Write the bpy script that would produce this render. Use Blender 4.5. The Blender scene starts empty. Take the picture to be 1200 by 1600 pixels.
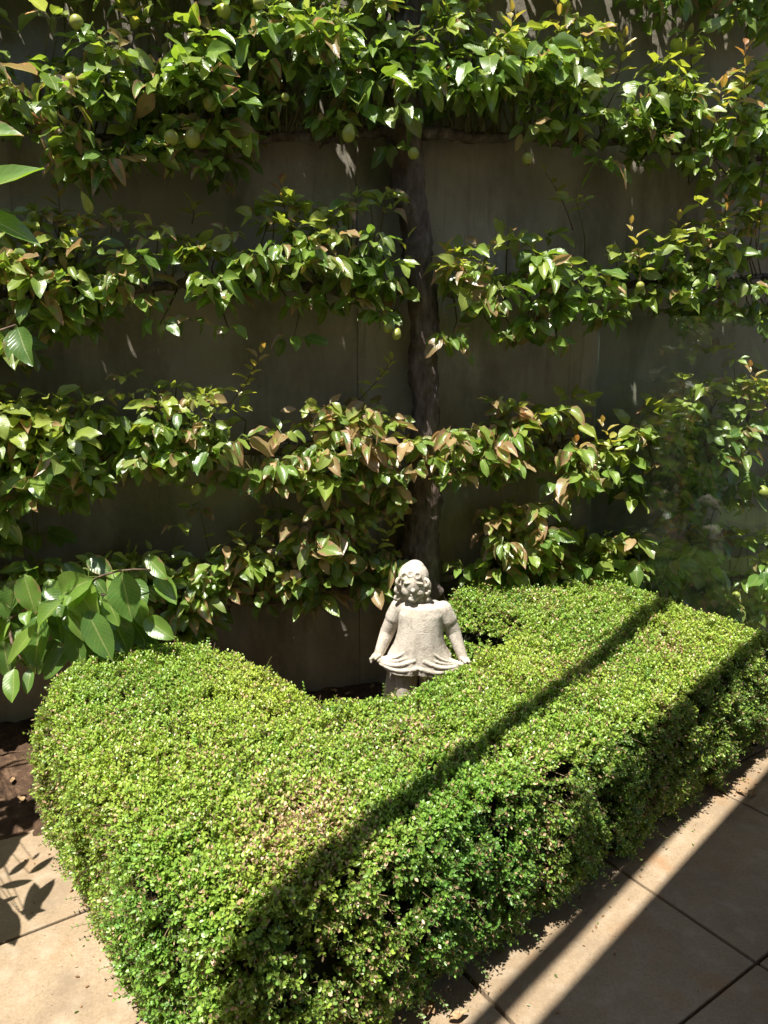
import bpy, bmesh, math, random
import numpy as np
from mathutils import Vector, Matrix
random.seed(5); rng = np.random.default_rng(11)
R = math.radians
sc = bpy.context.scene
COL = sc.collection

# ------------------------------------------------------------------ camera
CAMZ, PITCH, F = 1.5, R(11.3), 1155.0
cd = bpy.data.cameras.new("camera"); cam = bpy.data.objects.new("camera", cd); COL.objects.link(cam)
cd.sensor_fit = 'VERTICAL'; cd.sensor_height = 36; cd.lens = 26; cd.clip_end = 500; cd.clip_start = .02
cam.location = (0, 0, CAMZ); cam.rotation_euler = (R(90) - PITCH, 0, 0)
sc.camera = cam
CP, SP = math.cos(PITCH), math.sin(PITCH)

def ray(px, py):
    x = (px - 600) / F; y = (800 - py) / F
    return np.array([x, CP + y * SP, y * CP - SP])
def at_z(px, py, z=0.0):
    d = ray(px, py); t = (z - CAMZ) / d[2]
    return np.array([d[0] * t, d[1] * t, z])
def at_y(px, py, Y):
    d = ray(px, py); t = Y / d[1]
    return np.array([d[0] * t, Y, CAMZ + d[2] * t])
# the wall: vertical plane through W0 along WD, facing WN
WA = R(14.0)
W0 = np.array([-1.55, 2.90, 0.0]); WD = np.array([math.cos(WA), math.sin(WA), 0.0])
WN = np.array([math.sin(WA), -math.cos(WA), 0.0])
def at_wall(px, py, off=0.0):
    d = ray(px, py); p0 = W0 + WN * off
    o = np.array([0, 0, CAMZ]); t = np.dot(p0 - o, WN) / np.dot(d, WN)
    return o + d * t
def wall_pt(s, off, z):
    return W0 + WD * s + WN * off + np.array([0, 0, z])
WMAT = Matrix(((WD[0], -WN[0], 0), (WD[1], -WN[1], 0), (0, 0, 1)))   # local x along the wall, -y out of it

# ------------------------------------------------------------------ helpers
def tag(o, label=None, cat=None, group=None, kind=None):
    if label: o['label'] = label
    if cat: o['category'] = cat
    if group: o['group'] = group
    if kind: o['kind'] = kind
    return o
def empty(name, loc=(0, 0, 0)):
    o = bpy.data.objects.new(name, None); o.location = loc; o.empty_display_size = .1
    COL.objects.link(o); return o
def link(name, me, mat, parent=None, smooth=True):
    o = bpy.data.objects.new(name, me); COL.objects.link(o)
    if mat: me.materials.append(mat)
    if smooth: me.polygons.foreach_set('use_smooth', np.ones(len(me.polygons), bool))
    if parent:
        o.parent = parent; o.matrix_parent_inverse = Matrix.Translation(-Vector(parent.location)) if any(parent.location) else Matrix()
    return o
def np_mesh(name, V, Q, attrs=None):
    """V (n,3), Q (m,k) faces of equal size k"""
    me = bpy.data.meshes.new(name)
    V = np.ascontiguousarray(V, np.float32); Q = np.ascontiguousarray(Q, np.int32)
    k = Q.shape[1]
    me.vertices.add(len(V)); me.vertices.foreach_set('co', V.ravel())
    me.loops.add(Q.size); me.loops.foreach_set('vertex_index', Q.ravel())
    me.polygons.add(len(Q)); me.polygons.foreach_set('loop_start', np.arange(0, Q.size, k, dtype=np.int32))
    me.update(calc_edges=True)
    for nm, arr in (attrs or {}).items():
        a = me.attributes.new(nm, 'FLOAT_COLOR', 'POINT')
        a.data.foreach_set('color', np.ascontiguousarray(arr, np.float32).ravel())
    return me
def bm_mesh(name, bm):
    me = bpy.data.meshes.new(name); bm.to_mesh(me); bm.free(); return me
def unit(a):
    return a / (np.linalg.norm(a, axis=-1, keepdims=True) + 1e-9)
def tubes(paths, sides=8, cap=True, rough=0.0, seed=0):
    """paths: list of (pts list, radii list) -> V, Q arrays"""
    r_ = np.random.default_rng(seed)
    Vs, Qs, n0 = [], [], 0
    for pts, rad in paths:
        P = np.array(pts, float); n = len(P); rad = np.broadcast_to(np.array(rad, float), (n,))
        T = np.gradient(P, axis=0); T = unit(T)
        ref = np.array([0, 0, 1.0]) if abs(T[:, 2]).mean() < .8 else np.array([1.0, 0, 0])
        A = unit(np.cross(T, ref)); B = np.cross(T, A)
        ang = np.linspace(0, 2 * np.pi, sides, endpoint=False)
        rr = rad[:, None] * (1 + rough * r_.normal(size=(n, sides)))
        ring = P[:, None, :] + rr[..., None] * (np.cos(ang)[None, :, None] * A[:, None, :] + np.sin(ang)[None, :, None] * B[:, None, :])
        Vs.append(ring.reshape(-1, 3))
        i = np.arange(n - 1)[:, None] * sides; j = np.arange(sides)[None, :]; j2 = (j + 1) % sides
        q = np.stack([i + j, i + j2, i + sides + j2, i + sides + j], -1).reshape(-1, 4) + n0
        Qs.append(q); n0 += n * sides
        if cap:
            Vs.append(P[[0, -1]]); c0, c1 = n0, n0 + 1; n0 += 2
            base0 = n0 - 2 - n * sides; base1 = n0 - 2 - sides
            jj = np.arange(sides)
            Qs.append(np.stack([np.full(sides, c0), base0 + (jj + 1) % sides, base0 + jj, base0 + jj], -1)[:, :4] if False else
                      np.stack([base0 + jj, np.full(sides, c0), np.full(sides, c0), base0 + (jj + 1) % sides], -1)[:0])
            # caps as quads over ring vertices (sides is even)
            for b, fl in ((base0, 1), (base1, 0)):
                for k in range(sides // 2 - 1):
                    f = [b + k, b + k + 1, b + sides - 2 - k, b + sides - 1 - k]
                    Qs.append(np.array([f[::-1] if fl else f]))
    return np.concatenate(Vs), np.concatenate(Qs)
def box_bm(bm, size, mat, bevel=0):
    r = bmesh.ops.create_cube(bm, size=1, matrix=mat @ Matrix.Diagonal((*size, 1)))
    if bevel:
        es = list({e for v in r['verts'] for e in v.link_edges})
        bmesh.ops.bevel(bm, geom=es, offset=bevel, segments=2, affect='EDGES', profile=.6)
def vnoise(P, s, seed=0):
    """cheap smooth noise from sines, about -1..1"""
    r_ = np.random.default_rng(seed); o = 0
    P = np.asarray(P, float)
    for k in range(6):
        d = unit(r_.normal(size=P.shape[-1])); f = s * (0.6 + 1.1 * r_.random()); o = o + np.sin(P @ d * f + r_.random() * 6.28)
    return o / 3.0

# ------------------------------------------------------------------ materials
def mat_new(name):
    m = bpy.data.materials.new(name); m.use_nodes = True; nt = m.node_tree; nt.nodes.clear()
    return m, nt, nt.nodes, nt.links
def N(nt, typ, **kw):
    n = nt.nodes.new(typ)
    for k, v in kw.items():
        if k.startswith('i_'): n.inputs[k[2:].replace('_', ' ')].default_value = v
        else: setattr(n, k, v)
    return n
def ramp(nt, src, stops, interp='LINEAR'):
    r = nt.nodes.new('ShaderNodeValToRGB'); r.color_ramp.interpolation = interp
    el = r.color_ramp.elements
    while len(el) < len(stops): el.new(.5)
    for e, (p, c) in zip(el, stops):
        e.position = p; e.color = (*c, 1) if len(c) == 3 else c
    nt.links.new(src, r.inputs[0]); return r.outputs[0]
def noise(nt, vec, scale, detail=5, rough=.55, w=0):
    n = N(nt, 'ShaderNodeTexNoise'); n.inputs['Scale'].default_value = scale; n.inputs['Detail'].default_value = detail
    n.inputs['Roughness'].default_value = rough
    if vec is not None: nt.links.new(vec, n.inputs['Vector'])
    return n.outputs[0]
def mixc(nt, f, a, b, mode='MIX'):
    m = nt.nodes.new('ShaderNodeMix'); m.data_type = 'RGBA'; m.blend_type = mode
    for i, s in ((0, f), (6, a), (7, b)):
        if hasattr(s, 'is_linked'): nt.links.new(s, m.inputs[i])
        elif isinstance(s, (int, float)): m.inputs[i].default_value = s
        else: m.inputs[i].default_value = (*s, 1)
    return m.outputs[2]
def mathn(nt, op, a, b=0.0, c=None, clamp=False):
    m = nt.nodes.new('ShaderNodeMath'); m.operation = op; m.use_clamp = clamp
    for i, s in enumerate((a, b) if c is None else (a, b, c)):
        if hasattr(s, 'is_linked'): nt.links.new(s, m.inputs[i])
        else: m.inputs[i].default_value = s
    return m.outputs[0]
def mapping(nt, scale=(1, 1, 1), coord='Object', rot=(0, 0, 0)):
    t = nt.nodes.new('ShaderNodeTexCoord'); m = nt.nodes.new('ShaderNodeMapping')
    m.inputs['Scale'].default_value = scale; m.inputs['Rotation'].default_value = rot
    nt.links.new(t.outputs[coord], m.inputs[0]); return m.outputs[0]
def finish(nt, col, rough=.8, bump=None, bstr=.3, bdist=.01, spec=.5, metal=0):
    p = nt.nodes.new('ShaderNodeBsdfPrincipled'); o = nt.nodes.new('ShaderNodeOutputMaterial')
    for nm, s in (('Base Color', col), ('Roughness', rough)):
        if hasattr(s, 'is_linked'): nt.links.new(s, p.inputs[nm])
        else: p.inputs[nm].default_value = s if not isinstance(s, tuple) else (*s, 1)
    p.inputs['Specular IOR Level'].default_value = spec; p.inputs['Metallic'].default_value = metal
    if bump is not None:
        b = nt.nodes.new('ShaderNodeBump'); b.inputs['Strength'].default_value = bstr; b.inputs['Distance'].default_value = bdist
        nt.links.new(bump, b.inputs['Height']); nt.links.new(b.outputs[0], p.inputs['Normal'])
    nt.links.new(p.outputs[0], o.inputs[0]); return p

def leaf_material(name, rough=.36, trans=.3, veins=True, spec=.5):
    m, nt, nd, lk = mat_new(name)
    a = N(nt, 'ShaderNodeAttribute', attribute_name='tint'); u = N(nt, 'ShaderNodeAttribute', attribute_name='luv')
    sep = N(nt, 'ShaderNodeSeparateColor'); lk.new(u.outputs['Color'], sep.inputs[0])
    U, V_, S, A = sep.outputs[0], sep.outputs[1], sep.outputs[2], u.outputs['Alpha']
    col = a.outputs['Color']
    geo = N(nt, 'ShaderNodeNewGeometry')
    bumph = None
    if veins:
        du = mathn(nt, 'ABSOLUTE', mathn(nt, 'SUBTRACT', U, .5))         # 0 at midrib, .5 at edge
        mid = mathn(nt, 'LESS_THAN', du, .028)
        # side veins: slanted stripes
        st = mathn(nt, 'SINE', mathn(nt, 'MULTIPLY', mathn(nt, 'SUBTRACT', V_, mathn(nt, 'MULTIPLY', du, .55)), 62.0))
        vein = mathn(nt, 'POWER', mathn(nt, 'MULTIPLY', mathn(nt, 'ADD', st, 1.0), .5), 8.0)
        col = mixc(nt, mathn(nt, 'MULTIPLY', vein, .22), col, (.30, .38, .12))
        col = mixc(nt, mathn(nt, 'MULTIPLY', mid, .55), col, (.45, .48, .20))
        # mottling
        tc = mapping(nt, (1, 1, 1))
        n1 = noise(nt, tc, 60, 4, .6)
        col = mixc(nt, ramp(nt, n1, [(.35, (0, 0, 0)), (.75, (.45, .45, .45))]), col, (.20, .27, .06))
        # scorch: from the edge and tip inwards, amount per leaf in S
        edge = mathn(nt, 'MAXIMUM', mathn(nt, 'MULTIPLY', du, 1.7), mathn(nt, 'POWER', V_, 3.0))
        n2 = noise(nt, tc, 38, 3, .6)
        v = mathn(nt, 'ADD', mathn(nt, 'ADD', mathn(nt, 'MULTIPLY', edge, .55), mathn(nt, 'MULTIPLY', n2, .9)), mathn(nt, 'MULTIPLY', S, 1.1))
        f = ramp(nt, mathn(nt, 'SUBTRACT', v, 1.10), [(.0, (0, 0, 0)), (.22, (1, 1, 1))])
        br = mixc(nt, noise(nt, tc, 90, 3), (.26, .13, .06), (.52, .36, .20))
        col = mixc(nt, f, col, br)
        bumph = mathn(nt, 'SUBTRACT', mathn(nt, 'MULTIPLY', n1, .5), mathn(nt, 'ADD', mathn(nt, 'MULTIPLY', vein, .5), mid))
    back = mixc(nt, .45, col, (.24, .31, .17))
    col2 = mixc(nt, geo.outputs['Backfacing'], col, back)
    p = finish(nt, col2, rough, bumph, .35, .0015, spec)
    out = [n for n in nd if n.type == 'OUTPUT_MATERIAL'][0]
    t = nd.new('ShaderNodeBsdfTranslucent')
    g = N(nt, 'ShaderNodeHueSaturation'); g.inputs['Saturation'].default_value = 1.15; g.inputs['Value'].default_value = 1.9
    g.inputs['Hue'].default_value = .485
    lk.new(col, g.inputs['Color']); lk.new(g.outputs[0], t.inputs[0])
    ms = nd.new('ShaderNodeMixShader'); ms.inputs[0].default_value = trans
    lk.new(p.outputs[0], ms.inputs[1]); lk.new(t.outputs[0], ms.inputs[2]); lk.new(ms.outputs[0], out.inputs[0])
    return m
M_LEAF = leaf_material('pear_leaf', .30, .36, spec=.9)
M_HEDGE = leaf_material('hedge_leaf', .38, .20, veins=False, spec=.6)

def m_bark():
    m, nt, nd, lk = mat_new('bark')
    v = mapping(nt, (1, 1, .35)); n1 = noise(nt, v, 26, 8, .65); n2 = noise(nt, v, 7, 4)
    vo = N(nt, 'ShaderNodeTexVoronoi'); vo.inputs['Scale'].default_value = 38; lk.new(v, vo.inputs['Vector'])
    c = ramp(nt, n1, [(.3, (.05, .036, .03)), (.55, (.17, .135, .12)), (.75, (.34, .30, .28))])
    c = mixc(nt, ramp(nt, n2, [(.5, (0, 0, 0)), (.7, (.7, .7, .7))]), c, (.10, .055, .032))
    h = mathn(nt, 'ADD', n1, mathn(nt, 'MULTIPLY', vo.outputs[0], .6))
    finish(nt, c, .85, h, .9, .02, .3); return m
M_BARK = m_bark()
def m_twig():
    m, nt, nd, lk = mat_new('twig'); n1 = noise(nt, mapping(nt), 60, 4)
    finish(nt, ramp(nt, n1, [(.35, (.06, .035, .022)), (.7, (.20, .13, .08))]), .7, n1, .4, .003); return m
M_TWIG = m_twig()

def m_wall():
    m, nt, nd, lk = mat_new('rendered_concrete')
    v = mapping(nt); big = noise(nt, v, 1.3, 6, .6); fine = noise(nt, v, 45, 8, .7)
    vs = mapping(nt, (1.6, 1.6, .6)); drip = noise(nt, vs, 2.0, 8, .7)
    c = ramp(nt, big, [(.3, (.27, .24, .185)), (.7, (.46, .42, .34))])
    c = mixc(nt, ramp(nt, drip, [(.44, (0, 0, 0)), (.62, (.8, .8, .8))]), c, (.18, .16, .125))
    run = noise(nt, mapping(nt, (9, 9, .5)), 2.2, 5, .6)
    c = mixc(nt, mathn(nt, 'MULTIPLY', ramp(nt, run, [(.58, (0, 0, 0)), (.72, (.6, .6, .6))]), ramp(nt, big, [(.45, (0, 0, 0)), (.6, (1, 1, 1))])), c, (.13, .11, .085))
    c = mixc(nt, ramp(nt, fine, [(.4, (0, 0, 0)), (.8, (.35, .35, .35))]), c, (.38, .34, .28))
    vo = N(nt, 'ShaderNodeTexVoronoi'); vo.inputs['Scale'].default_value = 34; lk.new(v, vo.inputs['Vector'])
    pit = ramp(nt, vo.outputs['Distance'], [(.05, (1, 1, 1)), (.1, (0, 0, 0))])
    pm = mathn(nt, 'MULTIPLY', pit, ramp(nt, noise(nt, v, 5, 2), [(.55, (0, 0, 0)), (.6, (1, 1, 1))]))
    c = mixc(nt, mathn(nt, 'MULTIPLY', pm, .8), c, (.07, .055, .045))
    h = mathn(nt, 'SUBTRACT', mathn(nt, 'ADD', mathn(nt, 'MULTIPLY', fine, .5), big), pm)
    finish(nt, c, .9, h, .6, .008, .3); return m
M_WALL = m_wall()
def m_pave():
    m, nt, nd, lk = mat_new('sandy_concrete_slab')
    v = mapping(nt); big = noise(nt, v, 2.2, 5, .6); fine = noise(nt, v, 130, 6, .75); mid = noise(nt, v, 14, 6, .6)
    c = ramp(nt, big, [(.3, (.29, .215, .135)), (.7, (.42, .322, .212))])
    c = mixc(nt, ramp(nt, fine, [(.35, (.6, .6, .6)), (.62, (0, 0, 0))]), c, (.22, .15, .09))
    c = mixc(nt, ramp(nt, mid, [(.5, (0, 0, 0)), (.75, (.5, .5, .5))]), c, (.50, .42, .32))
    sta = noise(nt, v, 5.5, 8, .7)
    c = mixc(nt, ramp(nt, sta, [(.5, (0, 0, 0)), (.68, (.7, .7, .7))]), c, (.22, .165, .11))
    rust = noise(nt, v, 3.1, 4, .6)
    c = mixc(nt, ramp(nt, rust, [(.56, (0, 0, 0)), (.72, (.8, .8, .8))]), c, (.33, .17, .07))
    vo = N(nt, 'ShaderNodeTexVoronoi'); vo.inputs['Scale'].default_value = 70; lk.new(v, vo.inputs['Vector'])
    pit = mathn(nt, 'MULTIPLY', ramp(nt, vo.outputs['Distance'], [(.10, (1, 1, 1)), (.16, (0, 0, 0))]), ramp(nt, noise(nt, v, 16, 2), [(.5, (0, 0, 0)), (.6, (1, 1, 1))]))
    c = mixc(nt, mathn(nt, 'MULTIPLY', pit, .6), c, (.16, .11, .07))
    h = mathn(nt, 'SUBTRACT', mathn(nt, 'ADD', mathn(nt, 'MULTIPLY', fine, .6), mid), pit)
    finish(nt, c, .82, h, .6, .006, .35); return m
M_PAVE = m_pave()
def m_simple(name, stops, scale, rough=.9, bs=.6, bd=.01, detail=7, spec=.3):
    m, nt, nd, lk = mat_new(name); n1 = noise(nt, mapping(nt), scale, detail, .65)
    finish(nt, ramp(nt, n1, stops), rough, n1, bs, bd, spec); return m
M_SOIL = m_simple('soil', [(.3, (.035, .02, .013)), (.55, (.10, .058, .034)), (.75, (.24, .15, .09))], 22, .95, 1, .03)
M_JOINT = m_simple('joint_dirt', [(.35, (.06, .035, .02)), (.7, (.16, .10, .06))], 60)
M_CORE = m_simple('hedge_shade_core', [(.35, (.014, .012, .006)), (.6, (.03, .035, .012)), (.75, (.07, .05, .03))], 90, .95, 1, .02)  # near-black twig tone, standing in for shade deep in the hedge
M_DRY = m_simple('dry_leaf', [(.3, (.22, .12, .06)), (.7, (.50, .36, .20))], 80, .7, .4, .003)
M_DARKMETAL = m_simple('dark_metal', [(.4, (.03, .028, .026)), (.7, (.10, .07, .05))], 120, .55, .3, .001)
M_WIRE = m_simple('galvanised_wire', [(.4, (.09, .08, .07)), (.7, (.22, .2, .18))], 80, .5, .2, .001)
M_TIMBER = m_simple('painted_timber', [(.4, (.42, .40, .36)), (.7, (.55, .52, .47))], 18, .6, .2, .003)
M_SKYBLOCK = m_simple('sky_block_render', [(.4, (.36, .31, .24)), (.7, (.44, .39, .31))], 9, .9, .2, .003)
def m_statue():
    m, nt, nd, lk = mat_new('weathered_stone')
    v = mapping(nt); n1 = noise(nt, v, 11, 6, .65); n2 = noise(nt, v, 70, 6, .7); n3 = noise(nt, v, 26, 4, .6)
    c = ramp(nt, n1, [(.3, (.49, .43, .36)), (.7, (.65, .59, .51))])
    c = mixc(nt, ramp(nt, n3, [(.52, (0, 0, 0)), (.7, (.65, .65, .65))]), c, (.27, .22, .18))
    c = mixc(nt, ramp(nt, n2, [(.55, (0, 0, 0)), (.75, (.6, .6, .6))]), c, (.19, .155, .12))
    c = mixc(nt, ramp(nt, noise(nt, v, 8.5, 3), [(.6, (0, 0, 0)), (.72, (.4, .4, .4))]), c, (.33, .30, .17))
    h = mathn(nt, 'ADD', mathn(nt, 'MULTIPLY', n2, .8), n3)
    finish(nt, c, .92, h, .35, .004, .25); return m
M_STONE = m_statue()
def m_pear():
    m, nt, nd, lk = mat_new('pear_skin')
    v = mapping(nt); n1 = noise(nt, v, 12, 3); n2 = noise(nt, v, 220, 2)
    c = ramp(nt, n1, [(.35, (.22, .29, .045)), (.55, (.36, .38, .075)), (.72, (.42, .29, .10))])
    c = mixc(nt, ramp(nt, n2, [(.6, (0, 0, 0)), (.7, (.6, .6, .6))]), c, (.25, .2, .08))
    p = finish(nt, c, .38, n2, .15, .001, .5); p.inputs['Subsurface Weight'].default_value = .15; p.inputs['Subsurface Radius'].default_value = (.01, .01, .003); return m
M_PEAR = m_pear()
def m_glass():
    m, nt, nd, lk = mat_new('clear_glass')
    g = nd.new('ShaderNodeBsdfGlass'); g.inputs['Color'].default_value = (.93, .97, .95, 1); g.inputs['Roughness'].default_value = 0; g.inputs['IOR'].default_value = 1.5
    tr = nd.new('ShaderNodeBsdfTransparent'); tr.inputs[0].default_value = (.90, .95, .925, 1)
    gl = nd.new('ShaderNodeBsdfGlossy'); gl.inputs['Roughness'].default_value = .015
    nn = noise(nt, mapping(nt, (1, 1, 1)), 9, 3)
    b = nd.new('ShaderNodeBump'); b.inputs['Strength'].default_value = .025; b.inputs['Distance'].default_value = .01; lk.new(nn, b.inputs['Height']); lk.new(b.outputs[0], gl.inputs['Normal'])
    fr = nd.new('ShaderNodeFresnel'); fr.inputs['IOR'].default_value = 1.55
    ms = nd.new('ShaderNodeMixShader'); lk.new(fr.outputs[0], ms.inputs[0]); lk.new(tr.outputs[0], ms.inputs[1]); lk.new(gl.outputs[0], ms.inputs[2])
    # thin film of dust
    df = nd.new('ShaderNodeBsdfDiffuse'); df.inputs[0].default_value = (.5, .5, .48, 1)
    dn = noise(nt, mapping(nt, (6, 6, .5)), 3, 5)
    dm = nd.new('ShaderNodeMixShader'); lk.new(mathn(nt, 'MULTIPLY', dn, .016), dm.inputs[0]); lk.new(ms.outputs[0], dm.inputs[1]); lk.new(df.outputs[0], dm.inputs[2])
    o = nd.new('ShaderNodeOutputMaterial'); lk.new(dm.outputs[0], o.inputs[0]); return m
M_GLASS = m_glass()
def m_glassedge():
    m, nt, nd, lk = mat_new('glass_edge'); finish(nt, (.55, .66, .60), .12, None, spec=1); return m
M_GEDGE = m_glassedge()

# ------------------------------------------------------------------ light
EL, AZ = R(69.5), R(-125)      # sun azimuth measured from +X
SUN = np.array([math.cos(EL) * math.cos(AZ), math.cos(EL) * math.sin(AZ), math.sin(EL)])
ld = bpy.data.lights.new('sun', 'SUN'); ld.energy = 5.0; ld.angle = R(.5); ld.color = (1, .95, .86)
lo = bpy.data.objects.new('sun', ld); COL.objects.link(lo); lo.rotation_euler = Vector(SUN).to_track_quat('Z', 'Y').to_euler()
w = bpy.data.worlds.new("World"); sc.world = w; w.use_nodes = True; nt = w.node_tree
bg = nt.nodes['Background']; sky = nt.nodes.new('ShaderNodeTexSky'); sky.sky_type = 'NISHITA'; sky.sun_disc = False
sky.sun_elevation = EL; sky.sun_rotation = math.pi / 2 - AZ; sky.altitude = 50
nt.links.new(sky.outputs[0], bg.inputs[0]); bg.inputs[1].default_value = .08
sc.view_settings.view_transform = 'Standard'; sc.view_settings.look = 'None'; sc.view_settings.exposure = .95; sc.view_settings.gamma = 1

# ------------------------------------------------------------------ ground
G1 = np.array([math.cos(R(34)), math.sin(R(34))]); G2 = np.array([-G1[1], G1[0]])     # slab grid directions
def g2w(a, b): return G1 * a + G2 * b        # a along 34 deg, b along 124 deg
bm = bmesh.new()
vs = [bm.verts.new(p) for p in ((-80, -80, -.06), (80, -80, -.06), (80, 80, -.06), (-80, 80, -.06))]; bm.faces.new(vs)
tag(link('ground', bm_mesh('ground', bm), M_JOINT, smooth=False), kind='structure')
a0 = float(np.dot(np.array([.215, 1.575]), G1)); b0 = float(np.dot(np.array([.948, 1.625]), G2))
SA, SB, J = .640, .575, .0055
bm = bmesh.new()
for i in range(-7, 9):
    for j in range(-8, 3):
        ca, cb = a0 + (i + .5) * SA, b0 + (j + .5) * SB
        p = g2w(ca, cb)
        if cb > 2.55: continue
        tilt = random.uniform(-.002, .002)
        box_bm(bm, (SA - J * random.uniform(1.3, 2.2), SB - J * random.uniform(1.3, 2.2), .05),
               Matrix.Translation((p[0], p[1], -.025 + random.uniform(-.0015, .0015))) @ Matrix.Rotation(R(34), 4, 'Z') @ Matrix.Rotation(tilt, 4, 'X'), .004)
tag(link('pavement', bm_mesh('pavement', bm), M_PAVE, smooth=False), kind='structure')

# ------------------------------------------------------------------ hedge shape (plan)
HP = np.array([(-.33, 1.15), (.075, 1.465), (.688, 1.95), (1.405, 2.60), (1.54, 2.71), (1.50, 2.79), (1.22, 3.10), (1.02, 3.32), (.75, 3.32), (.48, 3.25), (.31, 3.16),
               (.22, 3.03), (.25, 2.92), (.42, 2.82), (.52, 2.73), (.42, 2.59), (.28, 2.44), (.12, 2.24), (-.05, 2.14), (-.22, 2.17), (-.37, 2.37), (-.60, 2.60), (-.80, 2.64), (-1.06, 2.50), (-1.12, 2.42), (-1.11, 2.20), (-.73, 1.67)])
def chaikin(P, k=2):
    for _ in range(k):
        Q = np.roll(P, -1, 0); P = np.stack([P * .78 + Q * .22, P * .22 + Q * .78], 1).reshape(-1, 2)
    return P
PO = chaikin(HP, 3)
def sdf(X):
    """distance to outline, positive inside; X (n,2)"""
    A = PO; B = np.roll(PO, -1, 0); best = np.full(len(X), 1e9); ins = np.zeros(len(X), bool)
    for a, b in zip(A, B):
        ab = b - a; ap = X - a; t = np.clip(ap @ ab / (ab @ ab + 1e-12), 0, 1)
        best = np.minimum(best, np.linalg.norm(ap - t[:, None] * ab, axis=1))
        c = ((a[1] > X[:, 1]) != (b[1] > X[:, 1])) & (X[:, 0] < (b[0] - a[0]) * (X[:, 1] - a[1]) / (b[1] - a[1] + 1e-12) + a[0])
        ins ^= c
    return np.where(ins, best, -best)
HH = .475
def hr(X):
    return .055 + .08 * np.clip((X[:, 1] - 2.5) / .4, 0, 1) * (X[:, 0] > 0) + .035 * np.clip((.70 - X @ G1) / .3, 0, 1)
def htop(X, d):
    r = hr(X)
    e = np.clip((r - d) / r, 0, 1)
    H = HH + .006 * vnoise(X, 9, 1) + .008 * vnoise(X, 30, 2) + .005 * vnoise(X, 75, 3) + .075 * np.clip((X[:, 1] - 2.5) / .7, 0, 1) * np.clip((X[:, 0] - .1) / .1, 0, 1) * np.clip((1.5 - X[:, 0]) / .5, 0, 1)
    return H - r * (1 - np.sqrt(np.maximum(0, 1 - e * e)))

# soil sheet
gx = np.linspace(-4.5, 3.2, 300); gy = np.linspace(.9, 4.4, 160)
X, Y = np.meshgrid(gx, gy); P2 = np.stack([X.ravel(), Y.ravel()], 1)
bval = P2 @ G2; dd = sdf(P2)
edge = bval - (2.40 + .05 * vnoise(P2, 7, 4))
inbed = (P2[:, 1] > 2.1) & (P2[:, 0] < 1.15) & (P2[:, 0] > -1.0) & (P2[:, 1] > 2.3 + .8 * np.clip(P2[:, 0] - .1, 0, 9))
zz = np.where(edge > 0, np.clip(edge * .25, 0, .02), np.clip(edge * .5, -.05, 0)) + .002
zz = np.where(dd > .05, np.maximum(zz, .012), zz)
zz = np.where(inbed & (bval > 1.2) & (dd > -1.2) & (P2[:, 1] > 2.15) & (P2 @ G2 > 1.0) & (P2[:, 0] < 1.2), np.maximum(zz, .015), zz)
zz = zz + np.where(zz > 0, .008 * vnoise(P2, 30, 5) + .005 * vnoise(P2, 90, 6) + .004 * rng.normal(size=len(P2)), 0)
ny, nx = X.shape; idx = np.arange(ny * nx).reshape(ny, nx)
Q = np.stack([idx[:-1, :-1], idx[:-1, 1:], idx[1:, 1:], idx[1:, :-1]], -1).reshape(-1, 4)
V = np.column_stack([P2, zz])
# keep the soil in front of the wall only
ok = ((V[Q].mean(1) - W0) @ WN) > -.05
tag(link('soil', np_mesh('soil', V, Q[ok]), M_SOIL), kind='structure')

# ------------------------------------------------------------------ wall with pier and panel joints
bm = bmesh.new()
def wbox(s0, s1, o0, o1, z0, z1, bev=.004):
    c = wall_pt((s0 + s1) / 2, (o0 + o1) / 2, (z0 + z1) / 2)
    m = Matrix.Translation(c) @ WMAT.to_4x4()
    box_bm(bm, (s1 - s0, abs(o1 - o0), z1 - z0), m, bev)
def s_of(px, py=600): return float((at_wall(px, py) - W0) @ WD)
sL, sR = s_of(558, 500), s_of(690, 500)
edges = [-4.5, -2.1, sL - 0.003]
ed = [-4.5, -2.2, sL, ]
for a, b in ((-4.5, sL - .0003), (sR + .0003, sR + 5)):
    wbox(a, b, 0, -.16, -.1, 3.55, .001)
wbox(sL, sR, .010, -.17, -.1, 3.55, .008)
cop = None
wall_o = empty('garden_wall', tuple(wall_pt(1.5, -.08, 0)))
tag(wall_o, 'tall grey-brown rendered concrete wall in shade behind the pear tree', 'wall')
link('wall_face', bm_mesh('wall', bm), M_WALL, wall_o, smooth=False)
bm = bmesh.new(); wbox(-4.5, sR + 5, .12, -.25, 3.553, 3.63, .008)  # out of view; overhang widened to shade the upper wall
link('shade_coping', bm_mesh('shade_coping', bm), M_WALL, wall_o, smooth=False)

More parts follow.
